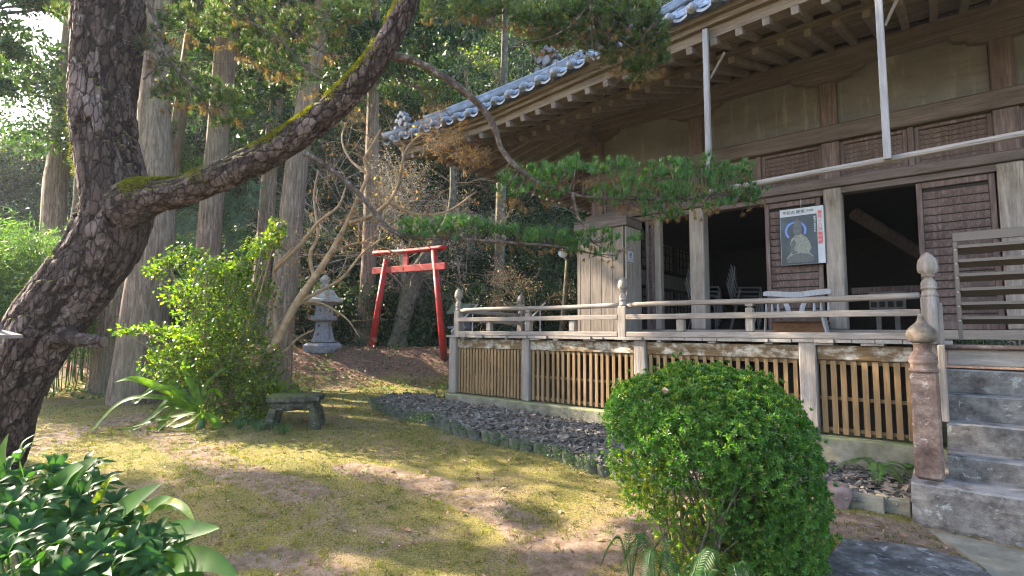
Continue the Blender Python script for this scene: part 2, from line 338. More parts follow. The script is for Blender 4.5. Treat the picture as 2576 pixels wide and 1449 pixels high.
M['raft']=wood('rafter_wood',(.065,.052,.048),(.14,.115,.105),(.24,.21,.197),'y',wear=.35)
# ------------------------------------------------------------------ ground
m=N('mossy_ground'); v=m.mp()
f=m.noise(v,1.1,7,.68,.4); f2=m.noise(v,6,7,.75); f3=m.noise(v,60,4,.8)
c=m.ramp(f,[(.36,(.33,.235,.17)),(.44,(.28,.205,.115)),(.49,(.26,.215,.062)),(.58,(.20,.18,.040)),(.70,(.095,.115,.038))])
c=m.mix(m.rng(f2,.42,.60,0,.6),c,(.27,.22,.08)); c=m.mix(m.rng(f3,.48,.58,0,.75),c,(.06,.045,.022)); c=m.mix(m.rng(m.noise(v,85,3,.8),.54,.62,0,.8),c,(.38,.33,.18)); c=m.mix(m.rng(m.noise(v,24,4,.8),.55,.66,0,.6),c,(.07,.075,.025))
sa=m.n('ShaderNodeAttribute',attribute_name='soil'); sn=m.noise(v,3.2,7,.75); earth=m.ramp(m.noise(v,7,7,.8),[(.35,(.12,.075,.052)),(.5,(.25,.175,.135)),(.65,(.36,.28,.23))])
c=m.mix(m.rng(m.math('ADD',sa.outputs['Fac'],m.math('MULTIPLY',sn,1.4)),1.05,1.4,0,.92),c,earth)
sx=m.n('ShaderNodeSeparateXYZ'); m.l(m.tc.outputs['Object'],sx.inputs[0])
far=m.math('ADD',sx.outputs[2],m.math('MULTIPLY',m.noise(v,1.3,5,.7),.5)); lit=m.ramp(m.noise(v,18,5,.8),[(.35,(.09,.058,.04)),(.55,(.21,.13,.095)),(.7,(.34,.25,.20))])
c=m.mix(m.rng(far,.66,.86),c,lit)
c=m.mix(m.rng(sx.outputs[2],1.7,2.3,0,1),c,(.04,.042,.025))
m.bump(m.math('ADD',m.math('MULTIPLY',f2,.6),f3),1.0,.045); M['ground']=m.fin(c,.95,.08)
xs=np.concatenate([np.linspace(-90,-14,40,False),np.linspace(-14,10,400,False),np.linspace(10,90,40)]); ys=np.concatenate([np.linspace(-12,1,10,False),np.linspace(1,16,300,False),np.linspace(16,90,60)])
X,Y=np.meshgrid(xs,ys); Z=g(X,Y)
nn=np.array([noise.noise((float(a)*2.2,float(b)*2.2,0.)) for a,b in zip(X.ravel(),Y.ravel())]).reshape(X.shape); near=(Y<12)&(Y>1); n2=np.array([noise.noise((float(a)*7.,float(b)*7.,3.)) for a,b in zip(X.ravel(),Y.ravel())]).reshape(X.shape); Z=Z+(nn*.014+n2*.009)*near
V=np.stack([X,Y,Z],-1).reshape(-1,3); nx=len(xs); ii,jj=np.meshgrid(np.arange(nx-1),np.arange(len(ys)-1)); a=(jj*nx+ii).ravel()
GO=tag(link('ground',V,np.stack([a,a+1,a+1+nx,a+nx],1),M['ground'],smooth=True),kind='structure')
def pdist(P,Q):
    Q=np.asarray(Q); d=np.full(len(P),9e9)
    for a_,b_ in zip(Q[:-1],Q[1:]):
        t=np.clip(((P-a_)@(b_-a_))/((b_-a_)@(b_-a_)),0,1); d=np.minimum(d,np.linalg.norm(P-a_-t[:,None]*(b_-a_),axis=1))
    return d
P2=V[:,:2]; w1=[atz(x,y,.13)[:2] for x,y in ((880,1180),(960,1195),(1080,1215),(1180,1245),(1290,1290),(1370,1340),(1420,1420))]
w2=[atz(x,y,.15)[:2] for x,y in ((-100,1180),(150,1110),(330,1070),(450,1130),(620,1190),(760,1230))]; w3=[atz(x,y,.12)[:2] for x,y in ((480,1400),(700,1370),(850,1420))]; w4=[atz(x,y,.15)[:2] for x,y in ((1480,1350),(1640,1290),(1700,1240))]; w5=[atz(x,y,.15)[:2] for x,y in ((2100,1290),(2300,1320),(2450,1330))]
so_=np.zeros(len(P2))
for q,r_ in ((w1,.20),(w2,.24),(w3,.14),(w4,.25),(w5,.28)): so_=np.maximum(so_,1-sst(r_*.5,r_*1.5,pdist(P2,q)))
at_=GO.data.attributes.new('soil','FLOAT','POINT'); at_.data.foreach_set('value',so_.astype(np.float32))
# ------------------------------------------------------------------ temple hall
T=thing('temple_hall','old weathered wooden temple hall with deep tiled eaves, railed veranda and lattice base','temple',uvz(3,7.5,.3),-YAW)
W=7.8
def tb(name,u0,u1,v0,v1,z0,z1,mat,bevel=.006,parent=None):
    return MB().tb(u0,u1,v0,v1,z0,z1).build(name,M[mat],parent or T,bevel=bevel)
tb('foundation',-.05,6.93,6.50,6.95,.05,.505,'found',.02)
tb('foundation',6.65,6.93,6.952,14,.05,.50,'found',.02)
# veranda supports, beam and slatted panels
VP=[(6.84,.09),(5.18,.07),(3.21,.085),(1.20,.085),(.20,.06)]
for u,hw in VP: tb('veranda_post',u-hw,u+hw,6.56,6.70,.507,1.50,'rail_z',.012)
for a,b in zip(VP[:-1],VP[1:]):
    u1,u0=a[0]-a[1]-.003,b[0]+b[1]+.003
    tb('veranda_beam',u0,u1,6.60,6.68,1.31,1.468,'stain_x',.008)
    P=tb('lattice_panel',u0,u1,6.645,6.665,1.262,1.307,'slat',.002)
    for z in (.90,.57): MB().tb(u0,u1,6.645,6.663,z-.018,z+.018).build('lattice_rail',M['slat'],P)
    n={0:21,1:19,2:18,3:9}[VP.index(a)]; L=u1-u0; sw=.043 if n>12 else .052
    for k in range(n):
        uc=u0+L*(k+.5)/n+random.uniform(-.006,.006); b_=MB().tb(uc-sw/2,uc+sw/2,6.615,6.640,.531+random.uniform(-.004,.006),1.303)
        q=b_.build('slat',M['slat'],P)
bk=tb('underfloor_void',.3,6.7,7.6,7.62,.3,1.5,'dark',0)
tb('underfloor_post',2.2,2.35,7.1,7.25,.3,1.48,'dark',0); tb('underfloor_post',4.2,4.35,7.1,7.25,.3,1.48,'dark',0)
# floor boards
fb=MB(); u=6.98
while u>.0:
    wd=random.uniform(.16,.24); e=random.uniform(-.03,.02)
    fb.tb(u-wd+.006,u,6.53+e,7.78,1.50+random.uniform(-.006,.0),1.533)
    u-=wd
fb.build('veranda_floor',M['rail_y'],T,bevel=.003)
sf=MB(); vv=7.79
while vv<13:
    sf.tb(4.7,6.98+random.uniform(-.02,.02),vv,vv+.19,1.50,1.531); vv+=.195
sf.build('side_veranda_floor',M['rail_x'],T,bevel=.003)
for u in (6.55,6.2,5.55,4.9,4.55,3.9,3.4,2.9,2.2,1.55,.95,.5): MB().tb(u,u+random.choice([.06,.09,.2]),6.56,6.9,1.470,1.497).build('joist_end',M['rail_y'],T,bevel=.003)
# railing
def onion(b,c,z,r,h):
    b.lathe((c[0],c[1],z),[(r*.55,0),(r*.62,h*.02),(r*.60,h*.05),(r*.92,h*.12),(r*1.0,h*.28),(r*.98,h*.48),(r*.86,h*.66),(r*.60,h*.82),(r*.36,h*.92),(r*.14,h*.985),(.002,h)],20)
def rpost(u,v,s=1.0,zb=1.50):
    c=uvz(u,v,0); hw=.062*s
    p=MB().tb(u-hw,u+hw,v-hw,v+hw,zb,1.965).build('railing_post',M['rail_z'],T,bevel=.012)
    b=MB().lathe((c[0],c[1],0),[(hw*1.0,1.967),(hw*1.0,1.985),(hw*.85,2.01),(hw*.78,2.04),(hw*.95,2.045),(hw*.95,2.062),(hw*.86,2.066),(hw*.92,2.085),(hw*.9,2.10),(hw*.78,2.12),(hw*.5,2.145),(hw*.5,2.165),(hw*.8,2.17),(hw*.8,2.18)],18)
    b.build('post_neck',M['rail_z'],p,smooth=True)
    f=MB(); onion(f,c,2.182,hw*1.22,.20*s); f.build('finial',M['rail_z'],p,smooth=True)
rpost(6.75,6.62); rpost(3.47,6.62); rpost(6.75,8.42); rpost(.115,6.62,1.15,1.0)
def spost(u,v):
    p=MB().tb(u-.045,u+.045,v-.045,v+.045,1.612,1.90).build('railing_strut',M['rail_z'],T,bevel=.01)
    MB().tb(u-.028,u+.028,v-.028,v+.028,1.902,1.918).tb(u-.045,u+.045,v-.04,v+.04,1.919,1.948).build('strut_cap',M['rail_z'],p,bevel=.004)
spost(5.15,6.62); spost(1.80,6.62)
for u in (5.99,4.306,2.646): tb('railing_strut',u-.05,u+.05,6.575,6.665,1.612,1.772,'rail_z',.01)
for a,b in ((6.685,3.535),(3.405,.19)):
    P=[uvz(a+(b-a)*t,6.62,1.978+.006*math.sin(t*7)) for t in np.linspace(0,1,18)]
    MB().tube(P,.035,10).build('top_rail',M['rail_x'],T,smooth=True)
    tb('middle_rail',min(a,b)-.0,max(a,b)+(.05 if a>6 else 0),6.555,6.572,1.775,1.845,'rail_x',.006)
    tb('middle_rail',min(a,b),max(a,b),6.668,6.682,1.778,1.842,'rail_x',.006)
    tb('bottom_rail',min(a,b),max(a,b)+(.02 if a>6 else 0),6.56,6.68,1.535,1.608,'rail_x',.01)
P=[uvz(6.75,v,1.965-.03*(v-6.7)/1.7) for v in np.linspace(6.69,8.35,10)]
MB().tube(P,.033,10).build('top_rail',M['rail_y'],T,smooth=True)
MB().box(uvz(6.75,7.52,1.795),dX*.04,dV*.83+np.array([0,0,-.02]),[0,0,.03]).build('middle_rail',M['rail_y'],T,bevel=.005)
tb('bottom_rail',6.69,6.81,6.69,8.35,1.535,1.60,'rail_y',.01)
# sill, walls
tb('sill_beam',-1.4,4.62,7.72,7.86,1.535,1.645,'rail_x',.008)
CU=[(4.56,.11),(2.83,.11),(1.055,.10),(-.625,.11),(-2.3,.11)]
for u,hw in CU:
    b=1.647 if u<4 else 1.54
    tb('column',u-hw,u+hw,W-.06,W+.16,b,3.478,'rail_z' if -1<u<4 else 'brown_z',.015)
    tb('column',u-hw,u+hw,W-.03,W+.16,3.604,4.096,'brown_z',.01)
    tb('column',u-hw*.95,u+hw*.95,W-.02,W+.16,4.315,5.062,'brown_z',.01)
tb('lintel',-3.6,4.5,W-.04,W+.12,3.40,3.480,'beam_x',.006)
tb('head_beam',-3.6,4.75,W-.10,W+.15,3.482,3.602,'beam_x',.012)
tb('upper_beam',-3.6,4.75,W-.09,W+.15,4.098,4.312,'beam_x',.02)
tb('wall_plate',-3.6,4.9,W-.12,W+.14,5.064,5.30,'beam_x',.02)
# bracket arms with scrolled ends
for u,hw in CU[:4]:
    b=MB(); pr=[]
    for s in (1,-1):
        L=.42
        pts=[(0,5.062),(L,5.062),(L,5.02),(L-.05,4.985),(L-.13,4.965),(L-.15,4.93),(hw+.02,4.90),(0,4.90)]
        poly=[uvz(u+s*a,W-.055,z) for a,z in pts]; b.prism(poly,dV*.14)
    b.build('bracket_arm',M['beam_x'],T)
tb('corner_bracket',4.44,4.70,W-.55,W-.13,4.80,4.95,'brown_z',.03); tb('corner_bracket',4.44,4.70,W-.85,W-.56,4.96,5.06,'brown_z',.03)
# plaster panels, transoms
for (a,ha),(b,hb) in zip(CU[:-1],CU[1:]):
    u1,u0=a-ha,b+hb
    P=tb('plaster_panel',u0,u1,W+.05,W+.10,4.314,5.062,'plaster',0)
    um=(u0+u1)/2+.0
    mu=tb('mullion',um-.03,um+.03,W-.01,W+.10,3.604,4.096,'brown_z',.005)
    for q0,q1 in ((u0,um-.032),(um+.032,u1)):
        tr=tb('transom_shutter',q0,q1,W+.065,W+.08,3.604,4.096,'dark',0)
        s=MB(); z=3.65
        while z<4.07:
            s.box(uvz((q0+q1)/2,W+.045,z),dX*(q1-q0-.08)/2,dV*.004,np.array([0,0,.0235])-dV*.013); z+=.06
        s.build('slat_board',M['brown_z'],tr)
        MB().tb(q0,q0+.045,W+.02,W+.055,3.606,4.09).tb(q1-.045,q1,W+.02,W+.055,3.606,4.09).tb(q0+.046,q1-.046,W+.02,W+.055,4.05,4.09).tb(q0+.046,q1-.046,W+.02,W+.055,3.606,3.64).build('transom_frame',M['brown_z'],tr,bevel=.004)
# sliding shutters at door level
def shutter(u0,u1,n,z0=1.65,z1=3.395,v=W+.01,step=.097):
    P=tb('sliding_shutter',u0,u1,v+.045,v+.055,z0,z1,'dark',0)  # dark back panel stands in for the shadow lines between the boards
    f=MB().tb(u0,u0+.055,v,v+.034,z0,z1).tb(u1-.055,u1,v,v+.034,z0,z1).tb(u0+.057,u1-.057,v,v+.034,z1-.07,z1).tb(u0+.057,u1-.057,v,v+.034,z0,z0+.09)
    f.build('shutter_frame',M['brown_z'],P,bevel=.004)
    s=MB(); z=z0+.13
    while z<z1-.09:
        s.box(uvz((u0+u1)/2,v+.024,z),dX*(u1-u0-.116)/2,dV*.004,np.array([0,0,step*.40])-dV*.016); z+=step
    s.build('clapboard',M['brown_z'],P)
    return P
shutter(1.20,1.885,0); shutter(-.50,.20,0); shutter(-2.15,-.75,0)
tb('door_jamb',3.42,3.52,W-.02,W+.10,1.647,3.398,'rail_z',.006)
shutter(3.53,3.68,0,v=W+.0)
# shutter box of upright planks at the veranda end
bx=tb('shutter_box',3.74,4.58,7.24,7.70,1.535,3.24,'pale_z',0); pk=MB(); u=4.60
for wd in (.06,.19,.20,.20,.19): pk.tb(u-wd+.006,u,7.205,7.236,1.536+random.uniform(0,.004),3.235); u-=wd
pk.build('plank',M['pale_z'],bx,bevel=.004)
MB().tb(3.715,3.737,7.21,7.45,1.536,3.235).tb(3.715,3.737,7.455,7.71,1.536,3.235).build('side_plank',M['rail_z'],bx,bevel=.004)
MB().tb(3.69,4.65,7.17,7.715,3.242,3.36).tb(3.69,4.65,7.19,7.715,3.363,3.40).build('box_cornice',M['beam_x'],bx,bevel=.01)
# side wall + interior
tb('side_wall',4.50,4.60,W+.17,14,1.54,5.29,'brown_z',0)
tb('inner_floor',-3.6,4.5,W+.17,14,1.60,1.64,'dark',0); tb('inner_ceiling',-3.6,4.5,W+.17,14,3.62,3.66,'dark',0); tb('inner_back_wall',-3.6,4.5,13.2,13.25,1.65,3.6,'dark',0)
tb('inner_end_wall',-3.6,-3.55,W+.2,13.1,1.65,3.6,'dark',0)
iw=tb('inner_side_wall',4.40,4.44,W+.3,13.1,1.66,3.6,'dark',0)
MB().tb(4.36,4.395,8.2,12,2.50,2.78).build('inner_beam',M['inner'],iw)
for v0 in (8.5,9.6,10.7):
    for z0,z1 in ((1.95,2.45),(2.85,3.4)):
        sp=MB().tb(4.37,4.385,v0,v0+.95,z0,z1).build('paper_screen',M['inner'],iw)
        gr=MB()
        for k in range(6): gr.tb(4.35,4.366,v0+k*.186,v0+k*.186+.02,z0,z1)
        for k in range(4): gr.tb(4.35,4.366,v0,v0+.95,z0+k*.16,z0+k*.16+.016)
        gr.build('screen_grid',M['dark'],iw)
tb('inner_beam',.0,1.1,9.5,9.7,2.2,2.3,'brown_z',.01)
MB().tube([uvz(.95,9.0,3.35),uvz(-.3,11,2.4)],.09,8).build('inner_brace',M['brown_z'],T)
tb('inner_post',-.2,-.05,9.0,9.15,1.66,3.6,'brown_z',.01)
tb('frieze_board',-3.9,4.6,W+.145,W+.165,5.302,5.75,'brown_z',0)
# eaves: z of fascia underside along u
def zb(u): return float(np.interp(u,[-4,1,3.2,5.2,7.1,7.6],[4.83,4.80,4.70,4.55,4.60,4.66]))
def zt(u): return float(np.interp(u,[-4,1.5,3.5,5.1,7.1,7.6],[5.07,5.03,4.885,4.755,4.80,4.87]))
VE=5.40; UE=7.05
us=np.linspace(-4,UE,45)
def strip(name,f0,f1,v0,v1,mat,par=T):
    b=MB(); V=[];F=[]
    for u in us:
        V+= [uvz(u,v0,f0(u)),uvz(u,v1,f0(u)),uvz(u,v1,f1(u)),uvz(u,v0,f1(u))]
    for i in range(len(us)-1):
        for j in range(4):
            k=(j+1)%4; F.append((4*i+j,4*i+k,4*i+4+k,4*i+4+j))
    F+=[(0,1,2,3),tuple(4*(len(us)-1)+j for j in (3,2,1,0))]
    return b.add(V,F).build(name,M[mat],par)
h=lambda u,t: zb(u)+(zt(u)-zb(u))*t
strip('eave_board',lambda u:h(u,0),lambda u:h(u,.48),VE+.10,VE+.26,'eave_x')
strip('eave_board',lambda u:h(u,.49),lambda u:h(u,.72),VE+.04,VE+.26,'eave_x')
strip('eave_board',lambda u:h(u,.73),lambda u:h(u,.97),VE-.02,VE+.26,'eave_x')
def zr(u,v):   # underside line of rafters
    z0=zb(u)-.005; t=(v-VE-.1)/(W-VE-.1); return z0+t*(5.31-z0)
def zf(u,v): return zb(u)-.078+(v-VE-.13)*.36
def zi(u,v): return zb(u)-.02+(v-6.15)*(5.30-zb(u)+.02)/(W-6.15)
strip('eave_purlin',lambda u:zi(u,6.31)+.082,lambda u:zf(u,6.31)-.002,6.26,6.36,'eave_x')
V=[];F=[]
for u in us: V+=[uvz(u,VE+.24,zf(u,VE+.24)+.078),uvz(u,6.31,zf(u,6.31)+.078),uvz(u,6.37,zi(u,6.37)+.10),uvz(u,W+.1,zi(u,W+.1)+.10)]
for i in range(len(us)-1):
    for j in (0,2): F.append((4*i+j,4*i+j+1,4*i+j+5,4*i+j+4))
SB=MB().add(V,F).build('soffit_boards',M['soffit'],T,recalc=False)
for v in np.arange(VE+.33,W-.1,.085):
    lath=MB(); q=zf if v<6.25 else zi; P=[uvz(u,v,q(u,v)+(.072 if v<6.25 else .09)) for u in us[::4]]
    for i in range(0,len(P)-1): lath.box((P[i]+P[i+1])/2,(P[i+1]-P[i])/2,dV*.012,[0,0,.006])
    lath.build('soffit_lath',M['eave_x'],SB)
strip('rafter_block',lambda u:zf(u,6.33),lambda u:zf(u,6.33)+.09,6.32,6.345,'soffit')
def rafter(p0,p1,w,hh,name='rafter'):
    d=p1-p0; L=np.linalg.norm(d); t=d/L; s=nrm(np.cross(t,[0,0,1])); up=np.cross(s,t)
    MB().box((p0+p1)/2+up*hh/2,t*L/2,s*w/2,up*hh/2).build(name,M['raft'],T,bevel=.006)
u=6.75; 
while u>-3.6:
    vi=min(W+.05,W+.05) if u<4.55 else None
    vin = W+.0 if u<4.6 else max(VE+.5, W-(u-4.55)-.08)
    # upper short (flying) rafters reach from the eave board to the purlin, lower ones from the purlin to the wall
    v1=min(6.30,vin)
    rafter(uvz(u,VE+.10,zf(u,VE+.10)),uvz(u,v1,zf(u,v1)),.072,.075)
    if vin>6.45: rafter(uvz(u,6.12,zi(u,6.12)),uvz(u,vin,zi(u,vin)),.075,.08,'inner_rafter')
    u-=.262
# side eave (hip end)
rafter(uvz(4.6,W-.04,5.12),uvz(UE-.06,VE+.10,4.52),.13,.15,'hip_rafter')
def zs(v): return 4.60+.0*v
v=VE+.35
while v<14:
    uin=max(4.62, 4.6+(W-v)+.08) if v<W else 4.62
    if uin<UE-.4: rafter(uvz(UE-.04,v,4.64),uvz(uin,v,4.64+(UE-uin)*.22),.07,.075)
    if uin<UE-.9: rafter(uvz(UE-.85,v,4.78),uvz(uin,v,4.78+(UE-.85-uin)*.22-.0),.075,.07,'inner_rafter')
    v+=.262
tb('side_eave_board',UE-.10,UE-.02,VE+.27,14,4.72,4.80,'eave_x',.005); tb('side_eave_board',UE-.10,UE+.04,VE+.0,14,4.805,4.86,'eave_x',.005)
tb('side_purlin',UE-.95,UE-.85,VE+.95,14,4.80,4.90,'eave_x',.005)
MB().add([uvz(UE-.1,VE+.1,4.735),uvz(4.6,W,5.24),uvz(4.6,14,5.24),uvz(UE-.1,14,4.735)],[(0,1,2,3)]).build('side_soffit',M['brown_z'],T,recalc=False)
tb('side_plate',4.5,4.74,W+.16,14,5.06,5.24,'beam_x',.01)
# tiled roof
def zroof(u,v):
    d=v-(VE-.1); return zt(u)+.015+.60*d+.03*d*d
R=tb('roof',-3.9,4.6,W+.2,13.5,5.32,5.36,'dark',0)
us2=np.arange(-3.9,UE+.10,.028); vs=np.linspace(VE-.10,11.2,46)
V=[];F=[];cov=.255
for i,u in enumerate(us2):
    ph=(u/cov)%1.0; prof=.055*max(0,1-((ph-.5)/.27)**2)**.5 if abs(ph-.5)<.27 else 0.012*(abs(ph-.5)-.5)
    for j,v in enumerate(vs):
        vh=VE-.10+(UE+.1-u)   # hip line
        vvv=min(v,max(vh,VE-.095)) if u>1.5 else v
        step=.018*(1-((v-VE)/.24)%1.0)
        V.append(uvz(u,vvv,zroof(u,vvv)+prof+step))
nv=len(vs)
for i in range(len(us2)-1):
    for j in range(nv-1): F.append((i*nv+j,i*nv+j+1,(i+1)*nv+j+1,(i+1)*nv+j))
link('tile_field',np.array(V),F,M['tile'],R,smooth=False,recalc=False)
# side slope
V=[];F=[]; us3=np.linspace(UE+.10,-1,30); vs3=np.arange(VE-.1,14,.06)
for u in us3:
    for v in vs3:
        ph=(v/cov)%1.0; pr=.05*max(0,1-((ph-.5)/.27)**2)**.5 if abs(ph-.5)<.27 else 0
        d=UE+.10-u; vmin=VE-.1+d; vv_=max(v,vmin)
        V.append(uvz(u,vv_,4.86+.60*d+.03*d*d+pr))
nv=len(vs3)
for i in range(len(us3)-1):
    for j in range(nv-1): F.append((i*nv+j,i*nv+j+1,(i+1)*nv+j+1,(i+1)*nv+j))
link('side_tile_field',np.array(V),F,M['tile'],R,recalc=False)
# eave tiles: round end caps and wavy pan lips
k0=math.ceil((-3.9)/cov); k=k0; caps=0
while (k+.5)*cov<UE+.1 :
    uc=(k+.5)*cov; z=zroof(uc,VE-.1)+.03
    if uc>-.3:
        c=MB().tube([uvz(uc,VE-.155,z-.015),uvz(uc,VE-.135,z-.01),uvz(uc,VE-.05,z+.03)],[.052,.060,.057],14); c.ball(uvz(uc,VE-.155,z-.015),.040,10,6)
        c.build('eave_tile_cap',M['tile'],R,smooth=True)
        pan=MB(); P=[]
        V=[];F=[]
        for t in np.linspace(0,1,9):
            uu=uc+.05+t*.155; zz=zroof(uu,VE-.1)-.010-.030*math.sin(PI*t)
            V+=[uvz(uu,VE-.14,zz),uvz(uu,VE-.14,zz-.035),uvz(uu,VE-.0,zz+.03)]
        for i in range(8): F+=[(3*i,3*i+1,3*i+4,3*i+3),(3*i,3*i+3,3*i+5,3*i+2)]
        pan.add(V,F).build('eave_pan_tile',M['tile'],R,smooth=True)
    k+=1
# hip ridge with ornament
hp=[uvz(UE+.10-t,VE-.12+t,zroof(UE-t,VE-.1+t)+.09) for t in np.linspace(-.06,5.5,24)]
MB().tube(hp,[.075]*24,10).build('hip_ridge',M['tile'],R,smooth=True)
MB().tube([q+np.array([0,0,.08]) for q in hp[2:]],.05,10).build('hip_ridge',M['tile'],R,smooth=True)
def ornament(c,s):
    r=MB(); r.box(c,dX*.13*s,dV*.035*s,[0,0,.13*s]); 
    for a,b,q in ((-.13,.10,.055),(.13,.10,.055),(-.07,.20,.05),(.07,.20,.05),(-.17,-.05,.05),(.17,-.05,.05),(0,.24,.05),(0,.05,.08)):
        r.tube([c+dX*a*s+np.array([0,0,b*s])-dV*.10*s,c+dX*a*s+np.array([0,0,b*s])+dV*.06*s],q*s,12)
    o=r.build('ridge_ornament',M['tile'],R,smooth=False,bevel=.006)
ornament(at(1383,165,10.4),1.35); ornament(hp[1]+np.array([0,0,.10]),.8)
# projecting higher ridge behind the ornament
MB().tube([at(1400,170,10.3),at(1440,160,10.2),at(1500,140,10.0)],.10,10).build('descending_ridge',M['tile'],R,smooth=True)
# dry grass tufts growing on tiles
RG=None
for k in range(46):
    gb=MB()
    u0=random.uniform(1.3,2.6); v0=VE+random.uniform(0,.6); p=uvz(u0,v0,zroof(u0,v0)+.03); d=nrm([random.uniform(-.5,.5),random.uniform(-.5,.5),1]); Lg=random.uniform(.08,.2)
    s_=nrm(np.cross(d,[0.3,1,0]))*.003; gb.add([p-s_,p+s_,p+d*Lg],[(0,1,2)]); gb.build('grass_tuft',M['litter'],R,recalc=False)
# ------------------------------------------------------------------ things on the hall
H=thing('hanging_rail','long pale pole hung level on two white battens from the eaves','rail',uvz(1.8,5.5,3.2),-YAW)
for u,zt_ in ((1.84,4.86),(.318,4.92)):
    p=MB().tb(u-.028,u+.028,5.43,5.475,3.20 if u>1 else 3.10,zt_).build('batten',M['batten_z'],H,bevel=.004)
    MB().box(uvz(u-.10,5.55,4.55),dX*.012,dV*.015,[0,0,.001]).tube([uvz(u-.03,5.47,4.30),uvz(u-.14,5.62,4.62)],.014,6).build('brace',M['eave_x'],H)
MB().tube([uvz(2.0,5.50,3.085),uvz(.3,5.50,3.115),uvz(-1.2,5.50,3.15)],.028,8).build('pole',M['batten_x'],H)
# poster
PO=thing('framed_poster','framed poster of a seated figure with blue halo hung beside the dark doorway','poster',uvz(1.415,W-.04,2.5),-YAW)
tilt=np.array([0,0,1.])
pv=W-.075
MB().tb(1.145,1.682,pv,pv+.025,2.50,3.275).build('poster_frame',M['frame'],PO,bevel=.004)
MB().tb(1.155,1.672,pv-.004,pv-.001,2.51,3.265).build('paper',M['white'],PO)
m=N('poster_print'); f=m.noise(m.mp((1,1,1)),3,5,.6); c=m.ramp(f,[(.3,(.008,.012,.016)),(.55,(.022,.034,.046)),(.75,(.06,.09,.13))]); M['print']=m.fin(c,.32,.35)
MB().tb(1.235,1.668,pv-.008,pv-.005,2.512,3.165).build('picture',M['print'],PO)
M['halo']=flat('blue_halo',(.07,.12,.42),.2,.5,.1); M['fig_d']=flat('figure_dark_bronze',(.04,.043,.045),.3,.5,.4,30); M['fig_l']=flat('figure_pale_bronze',(.13,.132,.12),.3,.4,.6,40)
def flatpoly(pts,name,mat,dv):
    poly=[uvz(1.672-.517*a,pv-dv,3.265-.755*b) for a,b in pts]; MB().prism(poly,dV*.002).build(name,mat,PO,recalc=True)
def circ(cx,cy,r,n=24,a0=0,a1=2*PI,asp=.685): return [(cx+r*math.cos(t),cy+r*asp*math.sin(t)) for t in np.linspace(a0,a1,n)]
ho=circ(.36,.40,.25,30,PI*.75,PI*2.15); hi=circ(.36,.40,.20,30,PI*2.15,PI*.75)
flatpoly(ho+hi,'halo_ring',M['halo'],.0115)
flatpoly([(.17,.93),(.12,.88),(.2,.82),(.27,.72),(.22,.63),(.25,.55),(.36,.47),(.50,.46),(.60,.53),(.67,.62),(.70,.72),(.66,.80),(.74,.87),(.70,.93)],'figure_body',M['fig_l'],.0125)
flatpoly([(.12,.93),(.16,.87),(.3,.82),(.5,.80),(.68,.84),(.76,.92),(.72,.965),(.15,.965)],'lotus_base',M['fig_d'],.0135)
flatpoly(circ(.40,.385,.105,20,0,2*PI*.95,.95),'figure_head',M['fig_d'],.0138)
flatpoly([(.31,.32),(.34,.25),(.38,.18),(.43,.20),(.50,.28),(.50,.33)],'headdress',M['fig_d'],.0140)
flatpoly([(.40,.55),(.48,.50),(.60,.60),(.58,.75),(.50,.82),(.44,.72)],'figure_robe',M['fig_l'],.0150)
flatpoly([(.25,.6),(.33,.55),(.36,.62),(.31,.74),(.4,.78),(.3,.83),(.22,.78)],'figure_arm',M['fig_d'],.0150)
def text(s,name,mat,parent,origin,rt,up,size,off=.0004,sp=1.0):
    cu_=bpy.data.curves.new(name,'FONT'); cu_.body=s; cu_.size=size; cu_.align_x='CENTER'; cu_.align_y='CENTER'; cu_.space_line=sp; cu_.offset=off; cu_.extrude=.0006
    o=bpy.data.objects.new(name,cu_); col.objects.link(o); bpy.context.view_layer.update()
    me=bpy.data.meshes.new_from_object(o.evaluated_get(bpy.context.evaluated_depsgraph_get())); bpy.data.objects.remove(o)
    n=len(me.vertices); V=np.zeros(n*3); me.vertices.foreach_get('co',V); V=V.reshape(-1,3)
    rt=nrm(rt); up=nrm(np.array(up)-rt*(np.array(up)@rt)); nn=np.cross(rt,up)
    Wd=np.asarray(origin)+V[:,:1]*rt+V[:,1:2]*up+V[:,2:]*nn
    Mi=np.array(wmat(parent).inverted()); L=Wd@Mi[:3,:3].T+Mi[:3,3]
    me.vertices.foreach_set('co',L.astype(np.float32).ravel()); me.materials.clear(); me.materials.append(mat); me.update()
    q=bpy.data.objects.new(name,me); col.objects.link(q); q.parent=parent; return q
Zu=[0,0,1.]
def ppt(a,b,dv=.006): return uvz(1.672-.517*a,pv-dv,3.265-.755*b)
text('平安の 微笑','lettering',M['ink'],PO,ppt(.32,.07),dX,Zu,.052)
text('海潜寺','lettering',M['ink'],PO,ppt(.70,.065),dX,Zu,.028)
for i,ch in enumerate('毎月十八日御開帳'): text(ch,'lettering',M['redink'],PO,ppt(.915,.12+i*.073+(.012 if i>4 else 0)),dX,Zu,.054 if i<5 else .058,.0009)
for i,ch in enumerate('聖観世音菩薩像'): text(ch,'lettering',M['white'],PO,ppt(.80,.19+i*.042,.0105),dX,Zu,.028,.0005)
MB().tube([uvz(1.42,W-.04,3.27),uvz(1.42,W-.03,3.40)],.003,5).build('hanging_cord',M['white'],PO)
